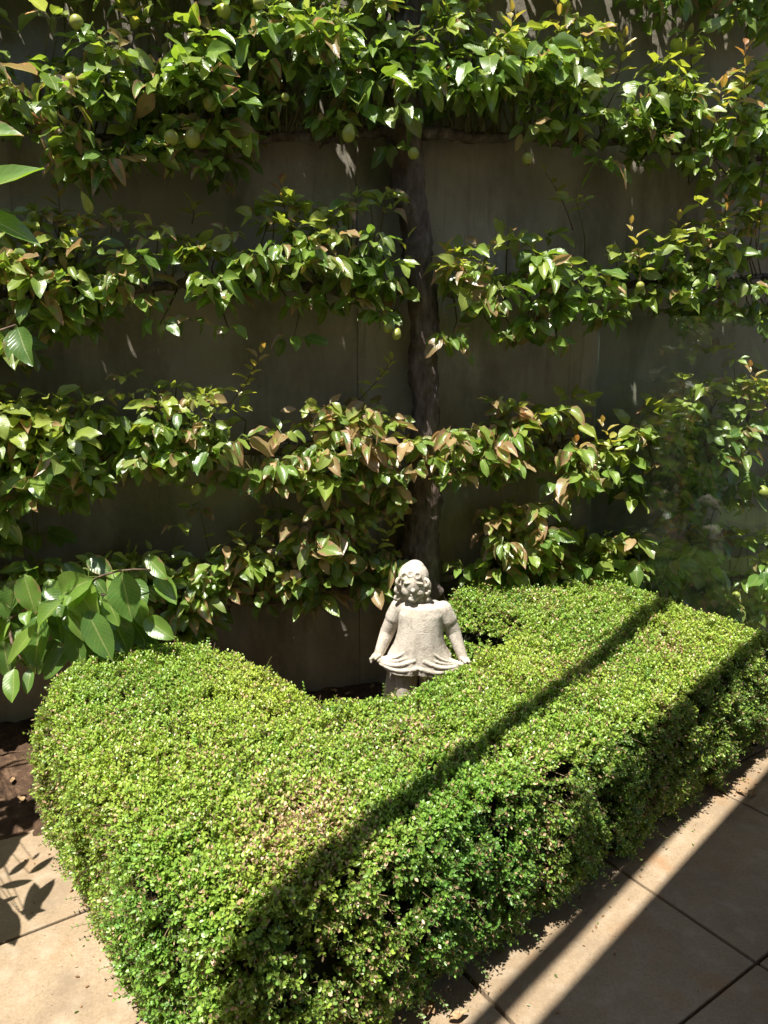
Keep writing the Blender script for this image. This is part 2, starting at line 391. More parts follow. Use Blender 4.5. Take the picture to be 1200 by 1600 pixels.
# ------------------------------------------------------------------ leaves (vectorised)
ROWS = np.array([0, .10, .24, .40, .56, .72, .86, 1.0]); COLS = np.array([-1, -.5, 0, .5, 1.0])
def leaf_arrays(P, D, Nn, L, W, tint, scorch, fold=.35, curl=.25, wave=.06, pet=.35, rs=None):
    """P base points, D leaf directions, Nn approx normals, L,W sizes -> verts, quads, tint, luv"""
    n = len(P); rs = rs or rng
    D = unit(D); S = unit(np.cross(D, Nn)); Nz = np.cross(S, D)
    fold = np.broadcast_to(fold, (n,)); curl = np.broadcast_to(curl, (n,))
    wprof = np.sin(np.pi * ROWS ** .86) ** .72 * (1 - .12 * ROWS); wprof[0] = .02; wprof[-1] = .01; wprof /= wprof.max()
    v = ROWS[None, :, None]; u = COLS[None, None, :]
    Wd = (W[:, None, None] * .5) * wprof[None, :, None]
    ph = rs.random((n, 1, 1)) * 6.28
    x = u * Wd * np.cos(fold[:, None, None] * np.abs(u) * .6)
    z = np.abs(u) ** 1.3 * Wd * np.sin(fold)[:, None, None] - curl[:, None, None] * L[:, None, None] * v ** 2 \
        + wave * W[:, None, None] * np.sin(v * 11 + ph + u * 1.3) * np.abs(u)
    tw = (rs.normal(size=(n, 1, 1)) * .18) * v
    y = L[:, None, None] * v * (1 - .25 * curl[:, None, None] ** 2 * v) + 0 * u
    x2 = x * np.cos(tw) - z * np.sin(tw); z2 = x * np.sin(tw) + z * np.cos(tw)
    bend = rs.normal(size=(n, 1, 1)) * .07 * L[:, None, None] * v ** 2
    x2 = x2 + bend
    base = P + D * (L * pet)[:, None] * 0
    V = base[:, None, None, :] + x2[..., None] * S[:, None, None, :] + y[..., None] * D[:, None, None, :] + z2[..., None] * Nz[:, None, None, :]
    nr, nc = len(ROWS), len(COLS); V = V.reshape(n, nr * nc, 3)
    ii = np.arange(nr * nc).reshape(nr, nc)
    q = np.stack([ii[:-1, :-1], ii[:-1, 1:], ii[1:, 1:], ii[1:, :-1]], -1).reshape(-1, 4)
    Q = (q[None] + (np.arange(n) * nr * nc)[:, None, None]).reshape(-1, 4)
    T = np.repeat(np.column_stack([tint, np.ones(n)])[:, None, :], nr * nc, 1)
    uv = np.zeros((n, nr, nc, 4)); uv[..., 0] = (u + 1) / 2; uv[..., 1] = v; uv[..., 2] = scorch[:, None, None]; uv[..., 3] = rs.random((n, 1, 1))
    return V.reshape(-1, 3), Q, T.reshape(-1, 4), uv.reshape(-1, 4)
def petioles(A, B, wd, tint):
    """thin three-sided stalks from A to B"""
    n = len(A); D = unit(B - A); r = np.array([.3, .5, .81]); S = unit(np.cross(D, r)); T2 = np.cross(D, S)
    Vs = []
    for P in (A, B):
        for k in range(3):
            a = k * 2.094; Vs.append(P + wd * (math.cos(a) * S + math.sin(a) * T2))
    V = np.stack(Vs, 1); q = np.array([[0, 1, 4, 3], [1, 2, 5, 4], [2, 0, 3, 5]])
    Q = (q[None] + (np.arange(n) * 6)[:, None, None]).reshape(-1, 4)
    T = np.repeat(np.column_stack([tint, np.ones(n)])[:, None, :], 6, 1).reshape(-1, 4)
    uv = np.zeros((n * 6, 4)); uv[:, 0] = .2; uv[:, 1] = .2
    return V.reshape(-1, 3), Q, T, uv
def join(parts):
    o = 0; Vs, Qs, Ts, Us = [], [], [], []
    for V, Q, T, U in parts:
        Vs.append(V); Qs.append(Q + o); Ts.append(T); Us.append(U); o += len(V)
    return np.concatenate(Vs), np.concatenate(Qs), np.concatenate(Ts), np.concatenate(Us)
def leaf_mesh(name, parts, mat, parent=None):
    V, Q, T, U = join(parts)
    return link(name, np_mesh(name, V, Q, {'tint': T, 'luv': U}), mat, parent)

C_DARK = np.array([.075, .175, .035]); C_MID = np.array([.20, .335, .055]); C_YOUNG = np.array([.48, .53, .10])
C_RED = np.array([.42, .15, .075]); C_BROWN = np.array([.44, .29, .16]); C_PALE = np.array([.33, .34, .14])

def cluster_leaves(C, out, young, scorch_p, scale=1.0, nl=(5, 9), down=.5):
    """rosettes of leaves round spur ends C (n,3); young 0..1 per cluster"""
    P, D, Nn, L, W, T, S, A, fo, cu = [], [], [], [], [], [], [], [], [], []
    base_scale = scale
    for c, y, sp in zip(C, young, scorch_p):
        scale = base_scale * (.72 + .6 * rng.random() ** 1.2)
        k = rng.integers(*nl)
        a0_ = rng.random() * 6.28
        for i in range(k):
            az = a0_ + i * 2.4 + rng.normal() * .3
            h = np.array([math.cos(az), math.sin(az), 0.0]) + out * .55
            dz = -down * (1 - y) * (.1 + 2.0 * rng.random()) + y * (.1 + .7 * rng.random()) + rng.normal() * .42
            d = unit(h + np.array([0, 0, dz]))
            pl = (.018 + .03 * rng.random()) * scale
            pd = unit(h * 1.0 + np.array([0, 0, .35 + .2 * rng.normal()]))
            b = c + pd * pl
            l = (.050 + .050 * rng.random()) * (1 - .30 * y) * scale * (.7 if rng.random() < .15 else 1)
            up = np.array([-.12, 0, 1.0]) * (.7 + .5 * rng.random()) + out * (.35 + .45 * rng.random()) + rng.normal(size=3) * .50 + h * .25
            P.append(b); A.append(c); D.append(d); Nn.append(up); L.append(l); W.append(l * (.44 + .20 * rng.random()))
            r = rng.random()
            base = C_DARK * (1 - r) + C_MID * r
            yy = np.clip(y * 1.1 + rng.normal() * .18, 0, 1)
            col = base * (1 - yy) + C_YOUNG * yy
            if rng.random() < .10: col = col * .6 + C_PALE * .4
            s = 0.0
            if rng.random() < sp: s = rng.random() * .55
            if rng.random() < sp * .22: col = C_BROWN * (.6 + .7 * rng.random()); s = .3
            col = col * (.85 + .3 * rng.random())
            T.append(col); S.append(s); fo.append(.1 + .75 * rng.random() ** 1.3 + (.5 if s > .4 else 0)); cu.append(-.1 + .6 * rng.random() + (.4 * rng.random() if s > .4 else 0))
    ar = lambda q: np.array(q, float)
    P, A = ar(P), ar(A)
    T = ar(T)
    return [leaf_arrays(P, ar(D), ar(Nn), ar(L), ar(W), T, ar(S), ar(fo), ar(cu), .07), petioles(A, P, .0011 * base_scale, T * .6 + np.array([.2, .2, .06]) * .5)]

# ------------------------------------------------------------------ pear tree
OUT = WN.copy()
tree_loc = at_wall(668, 950, .12); tree_loc[2] = 0
tree = empty('pear_tree', tuple(tree_loc))
tag(tree, 'espaliered pear tree with five horizontal tiers trained flat along the grey wall', 'tree')
# trunk: px centre, px width
TR = [(668, 1010, 66), (668, 985, 62), (672, 958, 58), (664, 925, 52), (657, 895, 60), (655, 860, 62), (660, 800, 56), (662, 740, 46), (663, 680, 44), (664, 620, 44), (663, 560, 44),
      (661, 500, 44), (658, 440, 44), (651, 380, 46), (643, 320, 50), (637, 270, 54), (630, 220, 58), (628, 160, 52), (630, 90, 48), (632, 20, 46), (632, -60, 44), (633, -140, 36)]
pts, rad = [], []
for (x, y, wd) in TR:
    p = at_wall(x, y, .115); pts.append(p); dep = p[1] * CP - (p[2] - CAMZ) * SP; rad.append(wd / 2 * dep / F)
pts.insert(0, pts[0] + np.array([0, 0, -.12])); rad.insert(0, rad[0] * 1.15)
# resample smoothly
def resample(P, r, n):
    P = np.array(P); r = np.array(r); s = np.r_[0, np.cumsum(np.linalg.norm(np.diff(P, axis=0), axis=1))]; t = np.linspace(0, s[-1], n)
    out = np.column_stack([np.interp(t, s, P[:, k]) for k in range(3)])
    for _ in range(n // 5 if len(P) < 9 else 2): out[1:-1] = (out[:-2] + out[1:-1] * 2 + out[2:]) / 4
    return out, np.interp(t, s, r)
Pt, Rt = resample(pts, rad, 150)
Pt[:, 0] += .006 * np.sin(np.arange(150) * .35); Rt = Rt * (1 + .05 * np.sin(np.arange(150) * .5) + .03 * rng.normal(size=150))
V, Q = tubes([(Pt, Rt)], 28, True, .05, 3)
link('trunk', np_mesh('trunk', V, Q), M_BARK, tree)
# burl at the foot of the trunk
pb = at_wall(682, 938, .17)
bm = bmesh.new(); bmesh.ops.create_icosphere(bm, subdivisions=4, radius=1, matrix=Matrix.Translation(pb) @ Matrix.Diagonal((.035, .035, .085, 1)))
for v in bm.verts:
    c = np.array(v.co); v.co = Vector(pb + (c - pb) * (1 + .22 * float(vnoise(c, 90, 7))))
link('burl', bm_mesh('burl', bm), M_BARK, tree)

TIERS = [
 dict(limb=[(-380, -75), (200, -70), (500, -66), (633, -62), (800, -58), (1300, -40)], up=[(-60, -230), (1260, -220)],
      lo=[(-60, -60), (200, -50), (600, -30), (900, -20), (985, -10), (1010, 30), (1090, 20), (1140, 40), (1260, 50)], n=640, off=(.02, .34), hang=True),
 dict(limb=[(-380, 195), (100, 205), (300, 228), (480, 215), (632, 205), (760, 212), (950, 225), (1300, 262)],
      up=[(-60, 40), (10, 50), (30, 75), (60, 40), (90, 0), (200, -25), (420, -40), (600, -45), (680, -20), (700, 10), (760, 35), (840, 25), (900, 40), (940, 85), (1000, 100), (1060, 105), (1110, 135), (1150, 110), (1260, 120)],
      lo=[(-60, 170), (40, 190), (90, 255), (150, 275), (240, 235), (310, 265), (370, 245), (395, 170), (450, 140), (490, 160), (540, 205), (600, 225), (690, 235), (730, 170), (790, 190), (850, 215), (960, 225), (1080, 235), (1120, 280), (1260, 265)], n=640, off=(.04, .40)),
 dict(limb=[(-380, 462), (150, 455), (400, 448), (640, 452), (760, 450), (1000, 440), (1300, 432)],
      up=[(-60, 345), (60, 350), (110, 365), (190, 350), (290, 385), (380, 385), (425, 330), (455, 330), (500, 350), (560, 315), (625, 330), (640, 450), (690, 450), (700, 410), (760, 395), (840, 365), (940, 400), (1010, 365), (1080, 340), (1140, 340), (1260, 350)],
      lo=[(-60, 560), (40, 550), (90, 500), (150, 525), (215, 530), (290, 505), (330, 500), (380, 460), (450, 455), (500, 470), (560, 480), (630, 490), (645, 455), (680, 470), (690, 540), (740, 490), (790, 530), (850, 500), (950, 490), (1000, 470), (1090, 500), (1260, 490)], n=470, off=(.05, .36)),
 dict(limb=[(-380, 715), (200, 698), (400, 700), (640, 705), (760, 700), (1000, 690), (1300, 680)],
      up=[(-60, 610), (60, 640), (130, 640), (210, 625), (280, 610), (360, 655), (450, 675), (520, 630), (600, 655), (680, 655), (760, 635), (830, 640), (900, 635), (950, 700), (1010, 660), (1070, 620), (1130, 600), (1260, 590)],
      lo=[(-60, 850), (60, 840), (110, 790), (150, 745), (200, 725), (270, 750), (330, 745), (380, 710), (430, 790), (500, 770), (560, 750), (600, 770), (660, 760), (700, 730), (760, 745), (810, 735), (860, 770), (930, 740), (960, 760), (1020, 760), (1100, 770), (1260, 800)], n=620, off=(.05, .38)),
 dict(limb=[(-380, 968), (100, 955), (250, 940), (450, 930), (600, 921), (655, 905), (680, 905), (790, 885), (1000, 890), (1300, 915)],
      up=[(-60, 930), (60, 905), (200, 890), (270, 870), (340, 850), (390, 855), (440, 815), (520, 800), (580, 800), (625, 850), (640, 890), (720, 880), (740, 840), (800, 800), (870, 775), (905, 840), (980, 850), (1040, 850), (1110, 840), (1260, 840)],
      lo=[(-60, 960), (100, 960), (250, 985), (310, 975), (345, 940), (420, 925), (480, 915), (545, 935), (600, 905), (640, 900), (700, 895), (760, 890), (880, 890), (940, 915), (1000, 920), (1060, 930), (1120, 950), (1260, 970)], n=600, off=(.05, .34)),
]
for ti, t in enumerate(TIERS):
    ux, uy = zip(*t['up']); lx, ly = zip(*t['lo']); mx, my = zip(*t['limb'])
    # limbs left and right of the trunk
    for side in (-1, 1):
        lp = [(x, y) for x, y in t['limb'] if (x < 640 if side < 0 else x > 660)]
        lp = lp[::-1] if side < 0 else lp
        tx = 640 if side < 0 else 655
        start = at_wall(tx, np.interp(tx, mx, my) + 4, .115)
        P = [start] + [at_wall(x, y, .085) for x, y in lp]
        r0 = .024 if ti else .02
        Pl, Rl = resample(P, np.linspace(r0, .009, len(P)), 70)
        Pl[1:, 2] += (.010 * np.sin(np.arange(69) * .45 + ti) + .004 * rng.normal(size=69)); Pl[1:, 1] += .006 * np.sin(np.arange(69) * .31)
        Rl = Rl * (1 + .12 * np.abs(np.sin(np.arange(70) * .9)))
        V, Q = tubes([(Pl, Rl)], 10, True, .05, ti)
        link('branch', np_mesh('branch', V, Q), M_BARK, tree)
    C, yg, sp, spurs = [], [], [], []
    tries = 0
    while len(C) < t['n'] * 1.06 and tries < 40000:
        tries += 1
        px = rng.uniform(-330, 1265); u_, l_ = np.interp(px, ux, uy), np.interp(px, lx, ly)
        u_ -= 14 if ti else 0; l_ += 14 if ti else 0; hgt = l_ - u_
        if hgt < 5 or rng.random() > hgt / 230 + .15: continue
        v = rng.random(); py = u_ + v * hgt + (rng.normal() * 26 if rng.random() < .22 else 0)
        g = float(vnoise(np.array([px, py]), .035, 20 + ti))
        if ti and g < -.3 and rng.random() < .8: continue
        q = rng.random() ** .75; off = t['off'][0] + (t['off'][1] - t['off'][0]) * (q * (1 - .35 * abs(2 * v - 1)))
        c = at_wall(px, py, off)
        if ti and off < .20 and rng.random() < .62: continue
        if ti == 2 and 622 < px < 697: continue
        if ti == 3 and 618 < px < 695 and (py < 655 or rng.random() < .55): continue
        if ti in (1, 4) and 618 < px < 700 and py > (200 if ti == 1 else 0): continue
        C.append(c)
        y = max(0, 1 - v / .45) * (.35 + .5 * rng.random()) + .12 * rng.random()
        if ti in (3, 4) and 430 < px < 900: y *= .8
        yg.append(min(1, y))
        s = .10
        if ti == 3: s = .22 + (.45 if 380 < px < 660 or 700 < px < 940 else 0)
        if ti == 4: s = .25 + (.40 if 300 < px < 620 or 720 < px < 900 else 0)
        if ti == 2: s = .20 + (.2 if 700 < px < 900 or px < 420 else 0)
        if ti == 1: s = .12 + (.12 if px < 420 else 0)
        sp.append(s)
        # spur from the limb
        lx0 = px + rng.uniform(-40, 40); b = at_wall(lx0, np.interp(lx0, mx, my), .085)
        if rng.random() < .6 and not (630 < px < 690):
            mid = b * .45 + c * .55 + np.array([0, 0, .03 * rng.normal()]) + WD * .02 * rng.normal()
            spurs.append(([b, mid * .9 + b * .1, mid, c], [.0045, .0035, .003, .0018]))
    C = np.array(C)
    parts = cluster_leaves(C, OUT, yg, sp, 1.0, (5, 9), .75 if t.get('hang') else .62)
    V, Q = tubes(spurs, 6, False, .08, 9)
    tt = np.tile(np.array([[.13, .08, .05, 1]]), (len(V), 1)); uu = np.tile(np.array([[.2, .2, 0, 0.]]), (len(V), 1))
    fo_ = leaf_mesh('foliage', parts + [(V, Q, tt, uu)], M_LEAF, tree)

# young upright shoots with reddish tips: (base px, tip px, offset)
def shoot(bx, by, tx, ty, off, red=1.0, n=9, thin=.0018, parent=tree, size=1.0):
    b, e = at_wall(bx, by, off), at_wall(tx, ty, off + .03)
    s = np.linspace(0, 1, 10)[:, None]; bow = .06 * np.linalg.norm(e - b) * np.sin(s * math.pi) * WD
    P = b * (1 - s) + e * s + bow
    V, Q = tubes([(P, np.linspace(thin * 1.6, thin * .6, 10))], 6, True, .03, 1)
    me = np_mesh('shoot', V, Q); o = link('shoot', me, M_TWIG, parent)
    Pn, D, Nn, L, W, T = [], [], [], [], [], []
    for i in range(n):
        f = .15 + .85 * (i + 1) / n; c = b * (1 - f) + e * f + .06 * np.linalg.norm(e - b) * math.sin(f * math.pi) * WD
        az = i * 2.4 + rng.random() * .5; h = np.array([math.cos(az), math.sin(az), 0]) + OUT * .3
        d = unit(unit(h) + np.array([0, 0, .35 + 1.2 * f ** 3]))
        l = size * (.075 - .035 * f + .015 * rng.random())
        Pn.append(c + unit(h) * .006); D.append(d); Nn.append(np.array([0, 0, 1.0]) - h * .5 + OUT * .5); L.append(l); W.append(l * .48)
        rr = red * f ** 1.5; T.append(C_YOUNG * (1 - rr) + C_RED * rr)
    ar = lambda q: np.array(q, float)
    leaf_mesh('shoot_leaves', [leaf_arrays(ar(Pn), ar(D), ar(Nn), ar(L), ar(W), ar(T), np.zeros(n), .5, .2, .05)], M_LEAF, o)
for a in ((205, 80, 207, 5, .25, .9, 9), (872, 110, 868, -8, .28, .9, 12), (1152, 190, 1164, 70, .30, 1, 12), (1078, 140, 1076, 60, .22, .3, 8),
          (1100, 400, 1138, 315, .28, 1, 10), (1040, 420, 1060, 345, .25, .6, 8), (442, 400, 437, 282, .22, 1, 12), (352, 640, 410, 545, .24, .8, 12),
          (85, 400, 88, 285, .15, .8, 8), (895, 360, 852, 270, .12, .25, 5), (560, 625, 612, 562, .16, .15, 8), (700, 420, 695, 388, .25, .9, 6),
          (1192, 640, 1170, 575, .3, .9, 8), (1010, 880, 1050, 815, .30, .9, 9), (905, 740, 900, 690, .3, .9, 8), (1080, 870, 1075, 830, .3, .8, 6),
          (300, 350, 302, 318, .12, .2, 5), (610, 500, 636, 372, .2, .1, 6), (735, 60, 733, -15, .2, .3, 7), (1165, 60, 1170, -60, .2, .2, 8), (575, 870, 620, 812, .25, .1, 9), (1110, 210, 1128, 130, .3, .8, 9), (960, 130, 975, 60, .25, .5, 8), (790, 90, 800, 20, .3, .5, 8), (1180, 400, 1185, 320, .3, .9, 9), (1000, 450, 985, 350, .3, .6, 8), (960, 720, 940, 660, .3, .7, 8), (350, 900, 372, 830, .2, .3, 6)):
    shoot(*a)

# pears
def pear_mesh(r, elong):
    bm = bmesh.new(); prof = []
    for i in range(15):
        t = i / 14; a = math.pi * t
        z = -math.cos(a); rr = math.sin(a) * (1 - .30 * elong * max(0, z) ** .8) ; prof.append((max(rr, .001) * r, z * r * (1 + .28 * elong)))
    S = 18; rings = [[bm.verts.new((p * math.cos(2 * math.pi * k / S), p * math.sin(2 * math.pi * k / S), z)) for k in range(S)] for p, z in prof]
    for a, b in zip(rings, rings[1:]):
        for k in range(S): bm.faces.new((a[k], a[(k + 1) % S], b[(k + 1) % S], b[k]))
    bm.faces.new(rings[0][::-1]); bm.faces.new(rings[-1])
    return bm_mesh('pear', bm)
pm = [pear_mesh(1, .1), pear_mesh(1, 1.0)]
for m_ in pm:
    m_.materials.append(M_PEAR); m_.polygons.foreach_set('use_smooth', np.ones(len(m_.polygons), bool))
V, Q = tubes([([(0, 0, 1.0), (.05, 0, 1.5), (.2, .05, 1.95)], [.09, .06, .08])], 6); stalk_me = np_mesh('stalk', V, Q); stalk_me.materials.append(M_TWIG)
cal_V, cal_Q = tubes([([(0, 0, -1.0), (0, 0, -1.13)], [.16, .22])], 8); cal_me = np_mesh('calyx', cal_V, cal_Q); cal_me.materials.append(M_TWIG)
for (x, y, d, el) in ((120, 35, 24, 0), (350, 18, 25, 0), (328, 160, 26, 1), (302, 214, 30, 1), (268, 215, 26, 0), (110, 125, 22, 0), (490, 92, 20, 0), (545, 208, 25, 1),
                      (446, 152, 14, 0), (646, 240, 20, 0), (824, 248, 20, 0), (738, 484, 24, 1), (1000, 447, 16, 0), (606, 513, 18, 0), (620, 522, 18, 1), (8, 438, 17, 0), (22, 460, 20, 0),
                      (33, 464, 17, 0), (468, 740, 18, 0), (307, 764, 21, 1), (295, 630, 16, 0), (1193, 768, 22, 1), (234, 956, 20, 1), (16, 984, 22, 0), (404, 5, 20, 0), (1150, 930, 16, 0)):
    off = (.385 if y < 260 else .345) - .06 * random.random()
    p = at_wall(x, y, off)
    r = .82 * d / 2 * (p[1] * CP) / F
    mats = Matrix.Translation(Vector(p) - tree.location) @ Matrix.Rotation(random.uniform(-.4, .4), 4, 'X') @ Matrix.Rotation(random.uniform(-.4, .4), 4, 'Y') @ Matrix.Rotation(random.uniform(0, 6), 4, 'Z') @ Matrix.Scale(r, 4)
    o = bpy.data.objects.new('pear', pm[el]); COL.objects.link(o); o.parent = tree; o.matrix_basis = mats
    for nm, mm in (('stalk', stalk_me), ('calyx', cal_me)):
        c = bpy.data.objects.new(nm, mm); COL.objects.link(c); c.parent = o

# wires and chain
for k, (pl, lab) in enumerate((([(-90, 165), (450, 195), (725, 212), (1300, 247)], 'thin steel wire strung along the wall behind the top tier of pear leaves'),
                        ([(-90, 440), (450, 441), (1300, 444)], 'thin steel wire on the wall behind the second tier, level with the small tree trunk scar'),
                        ([(-90, 700), (450, 690), (1300, 672)], 'thin steel wire on the wall behind the tier with scorched brown leaves'),
                        ([(-90, 962), (450, 938), (1300, 900)], 'lowest thin steel wire, running just above the statue and hedge'))):
    P = [at_wall(x, y, .045) for x, y in pl]; Pw, Rw = resample(P, [.0023] * len(P), 30)
    V, Q = tubes([(Pw, Rw)], 6)
    tag(link('wire', np_mesh('wire', V, Q), M_WIRE), ['thin steel wire on the wall at the uppermost tier of leaves', 'thin steel wire on the wall at the second tier of leaves from the top',
        'thin steel wire on the wall at the third tier of leaves, among the scorched ones', 'lowest thin steel wire on the wall, level with the head of the statue'][k], 'wire', 'training wires on the wall')
bm = bmesh.new()
ct = at_wall(357, 934, .07)
for k in range(7):
    c = ct + np.array([.002 * math.sin(k), 0, -.0165 * k])
    t = bmesh.ops.create_circle(bm, segments=14, radius=1)  # placeholder ring path, replaced below
    bmesh.ops.delete(bm, geom=t['verts'], context='VERTS')
    ring = []
    ax = Matrix.Rotation(WA + (math.pi / 2 if k % 2 else 0.2), 4, 'Z')
    for i in range(16):
        a = 2 * math.pi * i / 16; cx, cz = .0065 * math.cos(a), .0115 * math.sin(a)
        sec = []
        for j in range(6):
            b = 2 * math.pi * j / 6; rr = .0018
            loc = Vector(((.0065 + rr * math.cos(b)) * math.cos(a), rr * math.sin(b), (.0115 + rr * math.cos(b)) * math.sin(a)))
            sec.append(bm.verts.new(Vector(c) + ax @ loc))
        ring.append(sec)
    for i in range(16):
        for j in range(6):
            bm.faces.new((ring[i][j], ring[(i + 1) % 16][j], ring[(i + 1) % 16][(j + 1) % 6], ring[i][(j + 1) % 6]))
bmesh.ops.recalc_face_normals(bm, faces=bm.faces[:])
tag(link('chain', bm_mesh('chain', bm), M_DARKMETAL), 'short rusty chain hanging from the lowest branch against the wall', 'chain')

# ------------------------------------------------------------------ hedge
hedge = empty('box_hedge', (.1, 2.0, 0))
tag(hedge, 'low clipped box hedge with small bright green leaves, curving round the statue', 'hedge')
# twig core, near-black to paint in the shade inside the hedge
def inset(P, d):
    T = unit(np.roll(P, -1, 0) - np.roll(P, 1, 0)); Nn = np.column_stack([-T[:, 1], T[:, 0]]); return P + Nn * d
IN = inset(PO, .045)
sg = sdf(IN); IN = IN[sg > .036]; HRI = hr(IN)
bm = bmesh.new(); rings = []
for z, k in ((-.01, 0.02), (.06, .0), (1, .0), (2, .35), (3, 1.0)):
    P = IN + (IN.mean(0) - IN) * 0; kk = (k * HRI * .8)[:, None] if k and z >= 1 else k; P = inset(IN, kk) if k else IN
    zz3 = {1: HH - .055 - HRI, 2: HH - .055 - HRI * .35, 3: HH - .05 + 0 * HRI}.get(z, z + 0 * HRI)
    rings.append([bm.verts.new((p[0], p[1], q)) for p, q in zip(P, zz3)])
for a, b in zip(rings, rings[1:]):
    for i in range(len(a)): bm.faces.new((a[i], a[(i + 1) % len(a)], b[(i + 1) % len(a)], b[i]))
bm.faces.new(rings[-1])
link('twig_shade_core', bm_mesh('twig_shade_core', bm), M_CORE, hedge, smooth=False)

def hedge_pts():
    Ps, Ns, kind = [], [], []
    # top
    n = 118000; X = np.column_stack([rng.uniform(-1.2, 1.6, n * 2), rng.uniform(1.1, 3.4, n * 2)]); d = sdf(X); m = d > .004; X, d = X[m], d[m]
    e = 1e-2; gx_ = (sdf(X + [e, 0]) - d) / e; gy_ = (sdf(X + [0, e]) - d) / e
    r = hr(X); t = np.clip((r - d) / r, 0, .985); sl = t
    kp = rng.random(len(X)) < np.minimum(1 / np.sqrt(1 - sl ** 2), 3.2) / 3.2; X, d, gx_, gy_, sl = X[kp], d[kp], gx_[kp], gy_[kp], sl[kp]
    Nn = np.column_stack([-gx_ * sl, -gy_ * sl, np.sqrt(1 - sl ** 2)])
    Ps.append(np.column_stack([X, htop(X, d)])); Ns.append(unit(Nn)); kind.append(np.zeros(len(X)))
    # sides and rounded shoulder
    A = PO; B = np.roll(PO, -1, 0); ln = np.linalg.norm(B - A, axis=1); cum = np.r_[0, np.cumsum(ln)]
    n = int(cum[-1] * .44 * 14500)
    s = rng.random(n) * cum[-1]; i = np.searchsorted(cum, s, side='right') - 1; f = (s - cum[i]) / ln[i]
    p = A[i] * (1 - f[:, None]) + B[i] * f[:, None]; T = unit(B - A)[i]; No = np.column_stack([T[:, 1], -T[:, 0]])
    # only what faces away from the wall needs the full density
    keep = (rng.random(n) < .3) | (No[:, 1] < .3); p, No = p[keep], No[keep]
    zt = HH - hr(p) * .9; z = rng.random(len(p)) ** .9 * zt
    z = .012 + z
    bulge = .018 * np.sin(np.clip(z / HH, 0, 1) * math.pi) - .035 * np.clip(1 - z / .12, 0, 1) + .014 * vnoise(np.column_stack([p, z * .6]), 16, 31) + .014 * vnoise(np.column_stack([p, z * .6]), 42, 32) + .009 * vnoise(np.column_stack([p, z]), 90, 33)
    p3 = np.column_stack([p + No * bulge[:, None], z])
    Ps.append(p3); Ns.append(unit(np.column_stack([No, .12 + 0 * z]))); kind.append(np.ones(len(p)))
    return np.concatenate(Ps), np.concatenate(Ns), np.concatenate(kind)
HPp, HNn, HK = hedge_pts()
nS = len(HPp)
up = np.array([0, 0, 1.0])
jit = rng.normal(size=(nS, 3))
D = unit(HNn * .75 + up * (.35 + .25 * (HK == 0)[:, None]) + jit * .42)
side_low = (HK == 1) & (rng.random(nS) < .35)
D[side_low] = unit(HNn[side_low] + jit[side_low] * .5 - up * .25)
Lg = rng.uniform(.022, .042, nS); Lg[rng.random(nS) < .03] *= 1.7
# side clumpiness: push some sprigs in to leave dark gaps
cl = vnoise(HPp, 55, 40)
depth = .012 + .014 * rng.random(nS) + np.where(HK == 1, .035 * np.clip(-cl, 0, 1), .014 * np.clip(-cl, 0, 1))
keep = ~(((HK == 1) & (cl < -.15) & (rng.random(nS) < .62)) | ((HK == 0) & (cl < -.5) & (rng.random(nS) < .45)))
HPp, HNn, HK, D, Lg, depth, cl = [a[keep] for a in (HPp, HNn, HK, D, Lg, depth, cl)]; rf = (HK == 1) & (HNn[:, 0] > .1); c2 = vnoise(HPp, 120, 44)
keep = ~(rf & (c2 < .0) & (rng.random(len(HPp)) < .6)); depth = depth + np.where(rf, .022 * np.clip(-c2, 0, 1), 0)
HPp, HNn, HK, D, Lg, depth, cl = [a[keep] for a in (HPp, HNn, HK, D, Lg, depth, cl)]; nS = len(HPp)
root = HPp - HNn * depth[:, None]
a1 = unit(np.cross(D, unit(rng.normal(size=(nS, 3))))); a2 = np.cross(D, a1)
# sprig tints
X2 = HPp[:, :2]
def blob(px, py, rx, z=HH):
    c = at_z(px, py, z)[:2]; return np.exp(-((X2 - c) ** 2).sum(1) / rx ** 2)
dry = blob(455, 1275, .10) + .8 * blob(500, 1240, .07) + .7 * blob(430, 1345, .08) + .6 * blob(545, 1290, .06) + .5 * blob(490, 960 + 90, .05) + .6 * blob(910, 1050, .10) + .6 * blob(850, 960, .08) + .5 * blob(1030, 1010, .10) + .5 * blob(620, 1160, .1)
dry = np.clip(dry, 0, 1) * (HK == 0) + .22 * np.clip(vnoise(X2, 14, 51), 0, 1) + .35 * np.clip(vnoise(X2, 40, 54) - .4, 0, 1)
hue = np.clip(.42 + .28 * vnoise(HPp, 7, 52) + .12 * rng.normal(size=nS), 0, 1)
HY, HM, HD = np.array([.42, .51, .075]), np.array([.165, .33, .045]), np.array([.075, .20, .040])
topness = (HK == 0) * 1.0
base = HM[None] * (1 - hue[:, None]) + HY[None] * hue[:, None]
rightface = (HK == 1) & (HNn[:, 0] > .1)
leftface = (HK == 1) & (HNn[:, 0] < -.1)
shade_mix = np.where(rightface, .75, np.where(leftface, .45, .25)) * rng.random(nS)  # sides tinted darker than the top, right face most: shade painted into leaf colour
base = base * (1 - shade_mix[:, None]) + HD[None] * shade_mix[:, None]
verts, tints, uvs = [], [], []
TPL = np.array([(0, 0), (.28, .27), (.66, .29), (1, 0), (.66, -.29), (.28, -.27)])    # (along, across)
